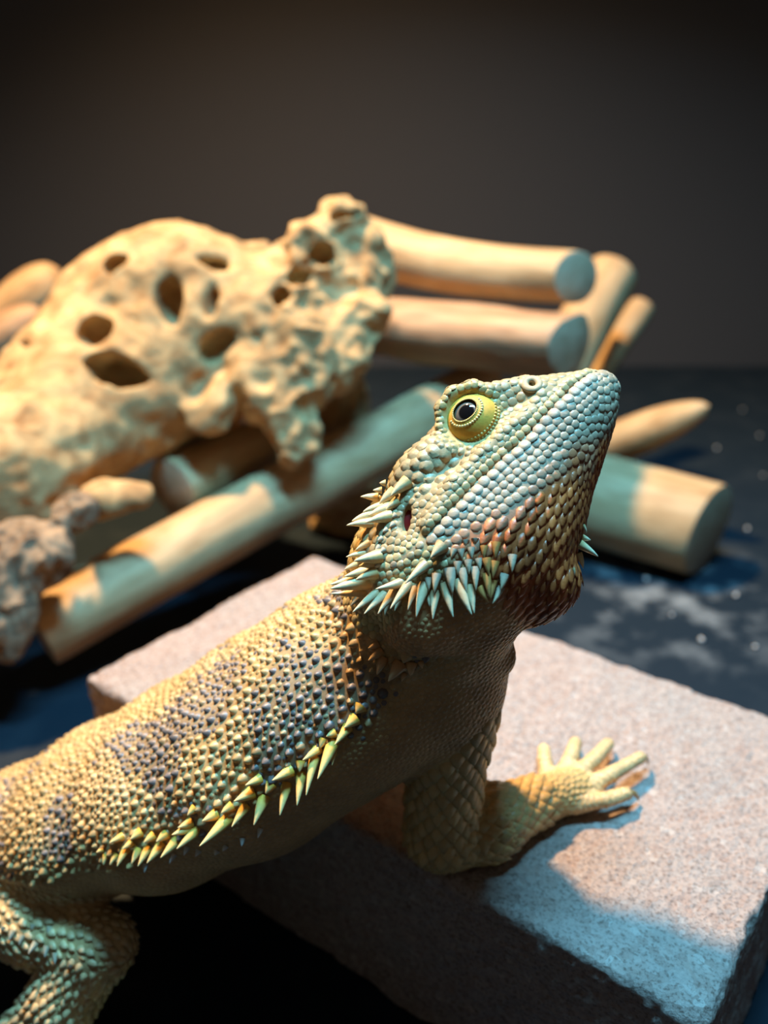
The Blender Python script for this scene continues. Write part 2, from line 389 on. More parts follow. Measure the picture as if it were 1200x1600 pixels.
def driftwood():
    F = Field(); DS = 0.945
    A = np.array([CR, CU, -CF])
    def e(x, y, k, rx, ry, rz, kk=0.8, rot=0, sub=False):
        c, s = math.cos(math.radians(rot)), math.sin(math.radians(rot))
        k, rx, ry, rz = [v*DS for v in (k, rx, ry, rz)]; F.ell(W(x, y, k), (rx, ry, rz), np.array([c*A[0]+s*A[1], -s*A[0]+c*A[1], A[2]]), kk, sub)
    e(215, 545, 43, 5.6, 4.9, 2.6, 1, 25); e(300, 480, 43.5, 4.2, 3.6, 2.6, 1.5, -10); e(110, 640, 41.5, 4.6, 3.4, 2.2, 1.5, 30)
    e(20, 720, 39, 4.5, 3.0, 1.8, 1.5, 25); e(-60, 760, 37.5, 4.0, 3.0, 2.0, 1.5, 20)
    e(420, 500, 43, 3.2, 2.6, 2.4, 1.2, 30); e(500, 420, 43, 2.2, 2.6, 1.9, 1.0, -35); e(535, 355, 43, 1.45, 1.6, 1.5, .6)
    e(575, 430, 42.6, 1.1, 2.0, 1.2, .5, -10); e(570, 500, 42.3, 1.2, 1.1, 1.1, .5); e(480, 560, 41.8, 2.9, 2.4, 1.9, .8, 25); e(545, 545, 41.5, 1.0, 1.7, 1.0, .4, -10)
    e(445, 650, 41, 0.9, 2.4, .8, .5, 8); e(490, 640, 41.4, .8, 1.9, .8, .4, -8); e(400, 610, 41.2, 1.2, 1.6, 1.0, .5, 20); e(330, 640, 41, 1.2, 1.5, .9, .4, -30)
    e(395, 400, 44.5, .8, .8, .8, .5); e(230, 640, 41.3, 1.7, 0.8, 1.0, .6, 20); e(180, 780, 37.5, 1.6, .8, .9, .4, 15)
    # stumps that carry the burl on the floor, behind the logs
    F.seg((-10.5, 46.5, 11.0), (-10.0, 47.0, 1.2), (3.0, 2.2), (2.4, 2.0), 1.0, (0, 1, 0)); F.seg((-2.6, 44.5, 11.0), (-2.4, 46.5, 1.0), (1.5, 1.5), (1.8, 1.8), .8, (0, 1, 0))
    F.seg((-10.5, 46.5, 9.0), (-8.5, 41.5, 12.0), 2.2, 2.0, 1.0); F.seg((-2.6, 44.5, 10.5), (-2.5, 41.0, 13.0), 1.5, 1.5, .8)
    # eroded holes
    for x, y, k, rx, ry, rz, rot in ((150, 520, 40.9, .85, .72, 1.6, 0), (190, 582, 40.4, 1.35, .85, 1.9, -8), (272, 468, 41.0, .62, 1.15, 1.5, 15), (334, 474, 41.1, .4, .75, 1.2, 5),
                                     (326, 408, 41.3, .8, .42, 1.1, -15), (186, 425, 41.6, .6, .4, .8, 25), (338, 540, 40.7, .95, .7, 1.6, 35), (432, 468, 41, .5, .6, .9, 20), (500, 402, 41.6, .6, .6, 1.0, 0),
                                     (218, 500, 41, .35, .35, .6, 0), (465, 425, 41.3, .7, .35, .9, 30), (535, 335, 41.9, .6, .25, .6, 0), (310, 590, 40.2, .7, 1.3, 1.1, -20), (362, 640, 40, .5, 1.2, 1.4, -15),
                                     (60, 640, 39.8, .5, .2, .4, 30), (40, 545, 40.8, .3, .2, .4, 0), (515, 600, 40.0, .35, 1.2, .7, -10), (420, 700, 40.2, .3, .9, .7, 10)):
        e(x, y, k, rx, ry, rz, 0.25, rot, True)
    def warped(P, F=F):
        o = np.stack([vnoise(P*0.5, 101+k)*0.30+vnoise(P*1.5, 111+k)*0.11 for k in range(3)], -1)
        return F(P+o)
    V, Q = surface(warped, (-24, 29, -1), (4, 51, 22), 0.17, 1, 1)
    n = vnormals(V, Q)
    q = (V-CAM)@np.array([CR, CU, CF]).T; px = 600+q[:, 0]/q[:, 2]*FPX
    gn = np.clip((px-350)/130, 0, 1)                                # the right-hand burl is the gnarled side
    rid = 1-np.abs(fbm(V, 0.62, 3, 31))
    V = V+n*((fbm(V, 0.5, 3, 9)*0.10+fbm(V, 2.0, 2, 14)*0.03)+gn*((rid-0.75)*0.55+fbm(V, 1.6, 2, 19)*0.10))[:, None]
    V[:, 2] = np.maximum(V[:, 2], 0.0)
    root = empty('driftwood', V[V[:, 2].argmin()])
    mesh_np('burl', V, Q, M_drift, root)
    # weathered bark lump at the lower end
    B = Field(); F = B
    e(30, 865, 35.5, 2.0, 1.3, 1.4, .6, 10); e(-10, 930, 35, 1.5, 2.2, 1.3, .6); e(70, 875, 35, 1.0, 1.0, .9, .5); e(25, 960, 34.8, .7, 1.9, .7, .4, -12); e(-70, 900, 35.5, 2.2, 2, 1.6, .6); e(118, 800, 36.2, 0.9, .7, .8, .5, 25)
    e(45, 915, 33.9, .35, .9, .5, .2, -15, True); e(-5, 960, 33.6, .3, 1.1, .5, .2, 5, True)
    V, Q = surface(B, (-20, 23, 1), (-6, 38, 16), 0.13, 1, 2)
    n = vnormals(V, Q); V = V+n*((1-np.abs(fbm(V*np.array([1, 1, .35]), 1.1, 3, 41))-0.7)*0.45)[:, None]
    mesh_np('bark', V, Q, M_bark, root)
    return tag(root, 'pale bleached driftwood burl riddled with holes on top of the logs', 'driftwood')
driftwood()

# ================================================================== BEARDED DRAGON
def head_frame(va, vu, ang):
    c = math.sqrt(1-va*va); d = np.array([math.cos(ang), math.sin(ang)]); n = np.array([-d[1], d[0]])
    a = np.array([*(d*c), va]); be = -va*vu/c; al = math.sqrt(1-vu*vu-be*be); u = np.array([*(n*al+d*be), vu]); r = np.cross(a, u)
    f = lambda q: q[0]*CR+q[1]*CU-q[2]*CF
    return np.array([f(a), f(u), f(r)])
HF = head_frame(0.12, -0.30, math.radians(39.04))                   # rows: forward, dorsal, right
HO = W(730, 648, 17.2)-HF[2]*1.2
def H(a, u, r): return HO+a*HF[0]+u*HF[1]+r*HF[2]
STN = [(2.55, [(0, -.60), (.22, -.62), (.40, -.76), (.46, -.95), (.38, -1.18), (.2, -1.30), (0, -1.33)]),
       (2.2, [(0, -.40), (.30, -.43), (.52, -.58), (.62, -.75), (.64, -.95), (.56, -1.28), (.3, -1.55), (0, -1.62)]),
       (1.6, [(0, -.02), (.38, -.06), (.64, -.25), (.76, -.6), (.86, -.84), (.88, -1.15), (.72, -1.62), (.4, -1.95), (0, -2.05)]),
       (1.0, [(0, .28), (.5, .26), (.80, .08), (.90, -.4), (1.02, -.94), (1.06, -1.3), (.92, -1.85), (.55, -2.3), (0, -2.45)]),
       (.3, [(0, .48), (.55, .55), (.95, .55), (1.10, .3), (1.08, -.4), (1.22, -1.08), (1.32, -1.5), (1.18, -2.2), (.7, -2.8), (0, -3.0)]),
       (-.4, [(0, .42), (.6, .50), (1.0, .42), (1.16, .1), (1.2, -.5), (1.42, -1.2), (1.52, -1.7), (1.42, -2.5), (.9, -3.2), (0, -3.4)]),
       (-1.2, [(0, .26), (.6, .28), (1.05, .12), (1.36, -.3), (1.5, -.8), (1.66, -1.37), (1.74, -1.9), (1.62, -2.75), (1.05, -3.4), (0, -3.65)]),
       (-2.0, [(0, .05), (.6, .05), (1.1, -.12), (1.5, -.6), (1.62, -1.1), (1.8, -1.6), (1.82, -2.1), (1.6, -2.85), (1.0, -3.4), (0, -3.55)]),
       (-2.8, [(0, -.25), (.6, -.3), (1.1, -.5), (1.5, -1.0), (1.66, -1.6), (1.6, -2.1), (1.3, -2.7), (.8, -3.05), (0, -3.2)]),
       (-3.5, [(0, -.7), (.6, -.75), (1.0, -1.0), (1.2, -1.4), (1.2, -1.9), (1.0, -2.3), (.6, -2.6), (0, -2.7)])]
UCA = [-3.6, -2.0, -.4, 1.0, 2.2, 2.8]; UCV = [-1.65, -1.6, -1.35, -1.1, -1.0, -.97]
TH = np.linspace(-math.pi/2, math.pi/2, 73)
def build_table():
    sa = []; rows = []
    for a, pts in STN:
        uc = np.interp(a, UCA, UCV); pts = np.array(pts); t = np.arctan2(pts[:, 1]-uc, pts[:, 0]); rho = np.hypot(pts[:, 0], pts[:, 1]-uc)
        o = np.argsort(t); r = np.interp(TH, t[o], rho[o])
        for _ in range(3): r = np.convolve(np.concatenate([r[3:0:-1], r, r[-2:-5:-1]]), [.05, .1, .2, .3, .2, .1, .05], 'valid')
        sa.append(a); rows.append(r)
    sa = np.array(sa)[::-1]; rows = np.array(rows)[::-1]
    AA = np.linspace(-3.9, 2.85, 140); T = np.empty((140, len(TH)))
    x = np.clip(AA, sa[0], sa[-1])
    for j in range(len(TH)):                                         # cubic hermite along the head
        y = rows[:, j]; m = np.gradient(y, sa); k = np.clip(np.searchsorted(sa, x)-1, 0, len(sa)-2); h = sa[k+1]-sa[k]; t = (x-sa[k])/h
        T[:, j] = (2*t**3-3*t**2+1)*y[k]+(t**3-2*t**2+t)*h*m[k]+(-2*t**3+3*t**2)*y[k+1]+(t**3-t**2)*h*m[k+1]
    cap = np.sqrt(np.clip(1-np.clip((AA-2.3)/(2.74-2.3), 0, 1)**2.6, 0.0004, 1))
    cap *= np.sqrt(np.clip(1-np.clip((-3.2-AA)/(0.6), 0, 1)**2, 0.0004, 1))
    return AA, T*cap[:, None]
HAA, HT = build_table()
SL_A = np.array([-2.03, -1.35, -.63, .37, 1.04, 1.7, 2.2, 2.6]); SL_U = np.array([-1.55, -1.40, -1.25, -1.10, -.95, -.80, -.70, -.72])
def head_fn(P):
    q = (P-HO)@HF.T; a, u, r = q[:, 0], q[:, 1], np.abs(q[:, 2]); uc = np.interp(a, UCA, UCV)
    th = np.arctan2(u-uc, r); rho = np.hypot(u-uc, r)
    fi = np.clip((a-HAA[0])/(HAA[1]-HAA[0]), 0, len(HAA)-1.001); fj = np.clip((th-TH[0])/(TH[1]-TH[0]), 0, len(TH)-1.001)
    i = fi.astype(int); j = fj.astype(int); fi = fi-i; fj = fj-j
    rs = (HT[i, j]*(1-fi)+HT[i+1, j]*fi)*(1-fj)+(HT[i, j+1]*(1-fi)+HT[i+1, j+1]*fi)*fj
    # lip groove and cheek ridges
    us = np.interp(a, SL_A, SL_U); side = (r > 0.25)*np.clip((a+2.1)/0.3, 0, 1)*np.clip((2.7-a)/0.2, 0, 1)
    rs = rs-0.07*np.exp(-((u-us)/0.045)**2)*side+0.035*np.exp(-((u-us-0.10)/0.07)**2)*side+0.03*np.exp(-((u-us+0.13)/0.09)**2)*side
    out = np.maximum(np.maximum(a-HAA[-1], HAA[0]-a), 0)
    return (rho-rs)*0.8+out
BF = Field()
hc = H(-.5, -1.6, 0)
# torso: centre, half width, half height
TC = [W(-170, 1370, 25.5), W(-70, 1345, 24.8), W(30, 1310, 24.1), W(160, 1258, 23.3), W(290, 1212, 22.4), W(420, 1148, 21.5), W(535, 1078, 20.6), W(615, 1035, 19.9), W(655, 985, 19.3)]
TR = [(1.1, 1.0), (1.5, 1.3), (1.95, 1.55), (2.5, 1.75), (2.95, 2.0), (3.05, 2.15), (2.75, 2.1), (2.2, 1.95), (1.75, 1.8)]
TUP = nrm(np.array([-0.05, 0.05, 1.0])+0.12*HF[2]*0)
for i in range(len(TC)-1): BF.seg(TC[i], TC[i+1], TR[i], TR[i+1], 0.9, TUP)
BF.add(head_fn, hc-4.2, hc+4.2, 0.35)
NECK = [TC[-1], H(-3.0, -1.75, 0), H(-2.0, -1.6, 0)]
BF.seg(TC[-1], H(-2.9, -1.6, 0), (1.75, 1.8), (1.35, 1.35), 0.6, TUP)
BF.seg(W(700, 1010, 18.6), H(-2.3, -2.7, 0.1), 1.15, 1.1, 0.35)             # throat skin
fold = [(596, 975, 18.0, .42), (640, 1010, 17.8, .52), (710, 1022, 17.8, .50), (778, 1026, 18.3, .36)]
for p, q in zip(fold, fold[1:]): BF.seg(W(*p[:3]), W(*q[:3]), p[3], q[3], 0.2)               # neck fold
BF.ell(H(-2.95, -2.55, .85), (.9, .75, .7), HF, 0.3)                         # gular bulge
# arm
SH, EL, WR, PA = W(700, 1075, 19.2), Wz(690, 1303, SLABZ+0.80), Wz(838, 1252, SLABZ+0.62), Wz(893, 1232, SLABZ+0.5)
ARM = [(SH, 0.95), (W(697, 1150, 19.7), 0.95), (EL, .80), (Wz(760, 1285, SLABZ+.80), .84), (WR, .56), (PA, .46)]
for (p, r), (q, s) in zip(ARM, ARM[1:]): BF.seg(p, q, r, s, 0.25)
BF.seg(W(620, 1060, 20), SH, 1.6, 1.05, 0.8)
BF.ell(Wz(890, 1233, SLABZ+.42), (.85, .62, .36), None, 0.3)
FING = [[(858, 1222), (851, 1190), (850, 1172)], [(878, 1215), (893, 1182), (899, 1161)], [(893, 1218), (925, 1190), (950, 1163)], [(905, 1235), (955, 1210), (1000, 1184)], [(900, 1256), (945, 1250), (978, 1240)]]
FZ = [(.45, .62, .42), (.5, .75, .5), (.52, .8, .55), (.5, .72, .6), (.42, .55, .5)]
FINGP = []
for pts, zz in zip(FING, FZ):
    p = [Wz(x, y, SLABZ+z) for (x, y), z in zip(pts, zz)]; FINGP.append(p)
    BF.seg(p[0], p[1], .24, .175, .12); BF.seg(p[1], p[2], .175, .155, .06)
# left fore leg and hind legs
sh2 = TC[6]+nrm(np.cross(TUP, TC[7]-TC[5]))*1.9
LELB, LHAND = Wz(545, 1010, SLABZ+.8), Wz(590, 985, SLABZ+.4)
BF.seg(sh2, LELB, .9, .75, .4); BF.seg(LELB, LHAND, .75, .5, .2)
HIP, KN, AN, TO = W(-35, 1385, 23.4), W(158, 1478, 21.2), W(30, 1628, 21.9), None
AN = AN.copy(); AN[2] = 0.75
LEG = [(HIP, 1.35), (W(70, 1435, 22.2), 1.12), (KN, .78), (W(100, 1558, 21.5), .82), (AN, .55)]
for (p, r), (q, s) in zip(LEG, LEG[1:]): BF.seg(p, q, r, s, 0.22)
FTO = AN+np.array([2.2, -1.2, 0]); FTO[2] = .42
BF.seg(AN, FTO, .5, .42, .2)
TOES = []
for k, (dx, dy) in enumerate(((1.2, .6), (1.7, .1), (1.9, -.5), (1.5, -1.0), (.6, -1.3))):
    tp = FTO+np.array([dx, dy, -.2]); tp[2] = .22; TOES.append((FTO, tp)); BF.seg(FTO+np.array([0, 0, -.1]), tp, .25, .18, .1)
hl = TC[2]+nrm(np.cross(TUP, TC[3]-TC[1]))*1.2; kl = np.array([-6.1, 19.9, 2.8]); fl = kl+np.array([-2.6, 1.8, 0]); fl[2] = .5
BF.seg(hl, kl, 1.1, .75, .4); BF.seg(kl, fl, .75, .45, .2); BF.seg(fl, fl+np.array([-.6, 1.6, -.15]), .45, .3, .15)
# tail
td = nrm(TC[0]-TC[1]); t0 = TC[0]; r0 = 1.1; TAIL = []
for k in range(7):
    t1 = t0+np.array([td[0]*2.6, 0.4+0.2*k, -0.9 if t0[2] > 2.0 else 0]); r1 = r0*0.86; t1[2] = max(t1[2], r1+0.03)
    BF.seg(t0, t1, r0, r1, .4); TAIL.append((t0, t1)); t0, r0 = t1, r1
# brow, canthus and cheek ridges, temporal swelling, beard lobe
for sg in (1, -1):
    br = [(.62, .16, 1.00, .11), (.42, .44, 1.04, .12), (.05, .56, 1.06, .13), (-.30, .46, 1.08, .12), (-.52, .18, 1.14, .10)]
    for p, q in zip(br, br[1:]): BF.seg(H(p[0], p[1], sg*p[2]), H(q[0], q[1], sg*q[2]), p[3], q[3], .16)
    BF.seg(H(.55, .22, sg*.92), H(1.25, -.08, sg*.62), .15, .16, .15)
    ck = [(1.5, -.50, .74, .10), (.75, -.70, 1.02, .11), (-.2, -.82, 1.24, .13), (-1.0, -1.02, 1.50, .14), (-1.85, -1.36, 1.68, .15)]
    for p, q in zip(ck, ck[1:]): BF.seg(H(p[0], p[1], sg*p[2]), H(q[0], q[1], sg*q[2]), p[3], q[3], .14)
    BF.ell(H(-1.25, -.25, sg*1.05), (.75, .45, .45), HF, .25)
    BF.ell(H(.85, -.36, sg*1.22), (.30, .16, .30), HF, .22, True)
    BF.ell(H(-.75, -.62, sg*1.62), (.40, .15, .28), HF, .2, True)
BF.ell(H(-.98, -3.42, -.15), (.78, .52, .80), HF, .25)
# sockets and openings
BF.ell(H(.02, -.06, 1.36), (.60, .58, .36), HF, 0.10, True)
EARC = H(-2.13, -.98, 1.66)
EAX2 = nrm(HF[0]*.66+HF[1]*.75); BF.ell(EARC, (.095, .29, .45), np.array([np.cross(EAX2, HF[2]), EAX2, HF[2]]), 0.05, True)
NOSC = H(1.27, -.33, .76)
NAX = nrm(HF[2]*.86+HF[0]*.30+HF[1]*.30); NOSP = H(1.27, -.31, .62)
BF.ell(NOSP, (.29, .27, .27), HF, 0.14)
BF.ell(NOSP+NAX*.36, (.115, .13, .24), HF, 0.05, True)

# the belly and the feet press flat against the block they rest on
def block_fn(P):
    c, ex, ey, hx, hy = slab.frame; d = P[:, :2]-c
    q = np.stack([np.abs(d@ex)-hx, np.abs(d@ey)-hy, P[:, 2]-SLABZ], -1)+0.05
    return np.linalg.norm(np.maximum(q, 0), axis=1)+np.minimum(q.max(1), 0)
BF.add(block_fn, (-40, 0, -1), (40, 60, SLABZ), 0.08, True)
BV, BQ = surface(BF, (-36, 12, 0.02), (9, 30, 20.5), 0.12, 1, 3)
BN = vnormals(BV, BQ)
BV = BV+BN*(fbm(BV, 1.2, 2, 51)*0.012)[:, None]
bvh = BVHTree.FromPolygons([tuple(v) for v in BV], BQ.tolist())
def hit(x, y):
    d = ray(x, y); L = np.linalg.norm(d); loc, n, i, dist = bvh.ray_cast(Vector(CAM), Vector(d/L))
    if loc is None: return None
    return np.array(loc), np.array(n)
def nearest(p):
    loc, n, i, d = bvh.find_nearest(Vector(p)); return np.array(loc), np.array(n)

# ---- bones give each spot of skin its region and the way its scales point
BONES = []                                                            # A, B, ra, rb, region
for i in range(len(TC)-1): BONES.append((TC[i+1], TC[i], TR[i+1][1]*1.2, TR[i][1]*1.2, 'torso'))
BONES.append((H(-2.3, -1.7, 0), TC[-1], 1.4, 1.7, 'neck'))
BONES.append((W(700, 1010, 18.6), W(640, 1060, 19.5), 1.2, 1.4, 'chest'))
BONES.append((H(2.4, -1.0, 0), H(-.5, -1.5, 0), .6, 1.7, 'head')); BONES.append((H(-.5, -1.5, 0), H(-2.7, -1.7, 0), 1.7, 1.75, 'head'))
for (p, r), (q, s) in zip(ARM, ARM[1:]): BONES.append((p, q, r, s, 'arm' if q is not PA else 'hand'))
for p in FINGP: BONES.append((p[0], p[1], .25, .2, 'finger')); BONES.append((p[1], p[2], .2, .18, 'finger'))
for (p, r), (q, s) in zip(LEG, LEG[1:]): BONES.append((p, q, r, s, 'leg'))
BONES.append((AN, FTO, .5, .42, 'hand'))
for p, q in TOES: BONES.append((p, q, .25, .18, 'finger'))
for A_, B_, ra, rb in ((sh2, LELB, .9, .75), (LELB, LHAND, .75, .5), (hl, kl, 1.1, .75), (kl, fl, .75, .45)): BONES.append((A_, B_, ra, rb, 'leg'))
for p, q in TAIL: BONES.append((p, q, .8, .8, 'tail'))
REG = [b[4] for b in BONES]
def bone_of(P):
    best = np.full(len(P), 1e9); bi = np.zeros(len(P), int); bt = np.zeros(len(P))
    for i, (A_, B_, ra, rb, _) in enumerate(BONES):
        L = np.linalg.norm(B_-A_); n = (B_-A_)/L; t = np.clip((P-A_)@n/L, 0, 1); d = np.linalg.norm(P-A_-np.outer(t*L, n), axis=1)-(ra+(rb-ra)*t)
        m = d < best; best[m] = d[m]; bi[m] = i; bt[m] = t[m]
    return bi, bt
BDIR = np.array([nrm(b[1]-b[0]) for b in BONES])
# ---- natural colouring (pigment)
C = lambda *v: np.array(v, float)
TAXA, TAXB = TC[7], TC[1]; TAXD = nrm(TAXB-TAXA); TLEN = np.linalg.norm(TAXB-TAXA)
TLAT = nrm(np.cross(-TAXD, TUP)); TV = np.cross(TLAT, -TAXD)
if TLAT@(-CF) < 0: TLAT = -TLAT
if TV[2] < 0: TV = -TV
def torso_uv(P):
    """s along the trunk 0..1 from the shoulders, angle 0 = right flank, +90 = spine"""
    s = (P-TAXA)@TAXD/TLEN; cs = np.array([((c-TAXA)@TAXD)/TLEN for c in TC])[::-1]
    Ci = np.stack([np.interp(s, cs, np.array(TC)[::-1][:, k]) for k in range(3)], -1)
    rw = np.interp(s, cs, np.array(TR)[::-1][:, 0]); rh = np.interp(s, cs, np.array(TR)[::-1][:, 1])
    d = P-Ci; return s, np.degrees(np.arctan2(d@TV/rh, d@TLAT/rw))
def pigment(P, bi, speck=False):
    out = np.empty((len(P), 3)); reg = np.array(REG)[bi]; n1 = fbm(P, 0.55, 3, 61); n2 = fbm(P, 2.2, 2, 67)
    q = (P-HO)@HF.T; a, u, r = q.T
    s, ang = torso_uv(P)
    # trunk
    tan = C(.46, .295, .12); pale = C(.57, .39, .19); dark = C(.12, .112, .13); belly = C(.52, .32, .14)
    bl = np.clip((n1+0.16)*2.2+0.28*np.sin(s*26+n1*2.0), 0, 1)*np.clip((62-np.abs(ang-36))/32, 0, 1)*np.clip((1.0-s)/.2, .25, 1)*np.clip((ang+4)/14, 0, 1)
    col = tan+(pale-tan)*np.clip(n2*0.8+.3, 0, 1)[:, None]; bl = np.where(rng.random(len(P)) < bl*0.75, 1.0, 0.25*bl) if speck else 0.45*bl
    col = col+(dark-col)*(bl*0.85)[:, None]
    wb = np.clip((-ang-2)/10, 0, 1)[:, None]*(ang > -150)[:, None]; col = col*(1-wb)+belly*(1+0.15*n2[:, None])*wb
    for rg in ('torso', 'tail'): m = reg == rg; out[m] = col[m]
    nk = C(.56, .32, .14)*(1+.15*n2[:, None]); m = (reg == 'neck') | (reg == 'chest'); out[m] = nk[m]
    top = m & (ang > 20) & (s > -.25); out[top] = col[top]
    arm = C(.55, .37, .15)*(1+.2*n2[:, None]); org = C(.48, .22, .06)
    wo = np.clip(1-np.linalg.norm(P-W(730, 1080, 18.4), axis=1)/1.0, 0, 1)[:, None]
    arm = arm*(1-wo)+org*wo
    m = (reg == 'arm') | (reg == 'hand'); out[m] = arm[m]
    m = reg == 'finger'; out[m] = (C(.62, .43, .21)*(1+.15*n2[:, None]))[m]
    lg = C(.58, .39, .18)*(1+.28*n2[:, None]); m = reg == 'leg'; out[m] = lg[m]
    # head
    us = np.interp(a, SL_A, SL_U); du = us-u
    face = C(.37, .285, .155); yel = C(.50, .33, .105); lip = C(.36, .29, .20); thr = C(.40, .105, .028); cream = C(.66, .51, .26)
    wy = np.clip((u-0.15)/0.4+(-a-1.3)/0.7, 0, 1)[:, None]; up = face*(1-wy)+yel*wy
    wc = np.exp(-((du+.10)/.10)**2)[:, None]; up = up*(1-wc)+cream*wc
    we = np.clip(1.25-np.hypot(a-.02, u+.02)/.62, 0, 1)[:, None]; up = up*(1-we)+C(.60, .44, .11)*we
    wt = np.clip((du-np.interp(a, [-2.5, -1.6, 0, 1.4, 2.2], [.42, .38, .66, .80, .72])+.25*n2)/.50, 0, 1)[:, None]
    lo = lip*(1-wt)+thr*(1+.35*n2[:, None])*wt
    wg = np.clip((-a-1.7)/.5, 0, 1)[:, None]*np.clip(du/.2, 0, 1)[:, None]*np.clip((1.0-du)/.3, 0, 1)[:, None]; lo = lo*(1-.6*wg)+C(.46, .46, .20)*.6*wg
    if speck: lo = lo*(1+.12*rng.normal(size=(len(P), 1)))
    wn = (np.clip((-a-1.45)/.3, 0, 1)*np.clip((du-.65)/.25, 0, 1))[:, None]; lo = lo*(1-wn)+C(.56, .33, .15)*(1+.2*n2[:, None])*wn
    hcol = np.where((du > 0)[:, None], lo, up)*(1+.10*n2[:, None])
    m = reg == 'head'; out[m] = hcol[m]
    return np.clip(out, .01, .9)
bi, bt = bone_of(BV)
bcol = pigment(BV, bi)
DRAGON = empty('bearded_dragon', (TC[4][0], TC[4][1], 0))
tag(DRAGON, 'bearded dragon lizard raising its spiny head, front foot on the slab', 'lizard')
mesh_np('body', BV, BQ, M_skin, DRAGON, bcol)

# ---- scales
def dome_t(seg=7, flat=0.5):
    th = np.arange(seg)*2*math.pi/seg; V = [np.stack([np.cos(th), np.sin(th), np.full(seg, -.22)], -1), np.stack([.72*np.cos(th), .72*np.sin(th), np.full(seg, flat*.68)], -1), np.array([[0.05, 0, flat]])]
    F = []
    for j in range(seg):
        k = (j+1) % seg; F += [(j, k, seg+k), (j, seg+k, seg+j), (seg+j, seg+k, 2*seg)]
    return np.concatenate(V), np.array(F), np.array([0.]*seg+[.7]*seg+[1.])
def plate_t(seg=8):
    th = (np.arange(seg)+.5)*2*math.pi/seg; V = [np.stack([np.cos(th), np.sin(th), np.full(seg, -.35)], -1), np.stack([.80*np.cos(th), .80*np.sin(th), np.full(seg, .55)], -1), np.stack([.45*np.cos(th)+.05, .45*np.sin(th), np.full(seg, .85)], -1), np.array([[0.12, 0, 1.0]])]
    F = []
    for r in (0, 1):
        for j in range(seg):
            k = (j+1) % seg; F += [(r*seg+j, r*seg+k, r*seg+seg+k), (r*seg+j, r*seg+seg+k, r*seg+seg+j)]
    for j in range(seg): F.append((2*seg+j, 2*seg+(j+1) % seg, 3*seg))
    return np.concatenate(V), np.array(F), np.array([0.]*seg+[.6]*seg+[.9]*seg+[1.])
def cone_t(seg=8):
    th = np.arange(seg)*2*math.pi/seg; V = [np.stack([np.cos(th), np.sin(th), np.full(seg, -.25)], -1), np.stack([.66*np.cos(th)+.08, .6*np.sin(th), np.full(seg, .48)], -1), np.stack([.3*np.cos(th)+.25, .26*np.sin(th), np.full(seg, .88)], -1), np.array([[0.52, 0, 1.12]])]
    F = []
    for r in (0, 1):
        for j in range(seg):
            k = (j+1) % seg; F += [(r*seg+j, r*seg+k, r*seg+seg+k), (r*seg+j, r*seg+seg+k, r*seg+seg+j)]
    for j in range(seg): F.append((2*seg+j, 2*seg+(j+1) % seg, 3*seg))
    return np.concatenate(V), np.array(F), np.array([0.]*seg+[.5]*seg+[.8]*seg+[1.])
def keel_t():
    o = np.array([(-.75, 0), (-.5, .5), (.15, .72), (.75, .42), (1.3, 0), (.75, -.42), (.15, -.72), (-.5, -.5)])
    rim = np.concatenate([o, np.array([[-.1], [-.06], [.02], [.16], [.34], [.16], [.02], [-.06]])], 1)
    ske = rim.copy(); ske[:, 2] -= np.array([.1, .15, .2, .22, .16, .22, .2, .15])
    ke = np.array([(-.45, 0, .10), (.1, 0, .30), (.75, 0, .42)])
    V = np.concatenate([rim, ske, ke]); K = 16
    F = [(0, K, 1), (0, 7, K), (1, K, K+1), (1, K+1, 2), (7, K+1, K), (7, 6, K+1), (2, K+1, K+2), (2, K+2, 3), (6, K+2, K+1), (6, 5, K+2), (3, K+2, 4), (5, 4, K+2)]
    for j in range(8): k = (j+1) % 8; F += [(j, k, 8+k), (j, 8+k, 8+j)]
    F = [tuple(f) for f in F]
    return V, np.array(F), np.array([.2, .3, .5, .8, 1, .8, .5, .3]+[0]*8+[.6, .9, 1.])
DOME, CONE, KEEL, PLATE = dome_t(), cone_t(), keel_t(), plate_t()
LOWD = dome_t(6, .42)
def emit(name, tmpl, P, Nn, T, sx, sy, sz, col, label=None, lift=0.0, tipc=None, var=0.14):
    """one joined mesh of many small scales"""
    V0, F0, w0 = tmpl; n = len(P)
    if n == 0: return None
    T = T-(T*Nn).sum(1, keepdims=True)*Nn; T = T/np.maximum(np.linalg.norm(T, axis=1, keepdims=True), 1e-9); S = np.cross(Nn, T)
    sx, sy, sz = [np.broadcast_to(np.asarray(v, float), (n,)) for v in (sx, sy, sz)]
    V = P[:, None]+V0[None, :, 0, None]*(sx[:, None]*T)[:, None]+V0[None, :, 1, None]*(sy[:, None]*S)[:, None]+V0[None, :, 2, None]*(sz[:, None]*Nn)[:, None]+lift*Nn[:, None]
    F = (F0[None]+(np.arange(n)*len(V0))[:, None, None]).reshape(-1, 3)
    c = col*(1+var*(rng.random((n, 1))*2-1))
    tc = c if tipc is None else tipc
    cc = c[:, None]*(1-w0[None, :, None])+np.asarray(tc if np.ndim(tc) == 2 else np.broadcast_to(tc, c.shape))[:, None]*w0[None, :, None]
    return V.reshape(-1, 3), F, np.clip(cc.reshape(-1, 3), 0, .95)
POOL = {}
def put(part, res, mat=None):
    if res is None: return
    POOL.setdefault(part, []).append(res)
def flush():
    for part, rs in POOL.items():
        off = 0; Vs = []; Fs = []; Cs = []
        for v, f, c in rs: Vs.append(v); Fs.append(f+off); Cs.append(c); off += len(v)
        tag(mesh_np(part, np.concatenate(Vs), np.concatenate(Fs), M_scale, DRAGON, np.concatenate(Cs), smooth=part not in ('leg_scales', 'throat_scales')), kind='stuff')
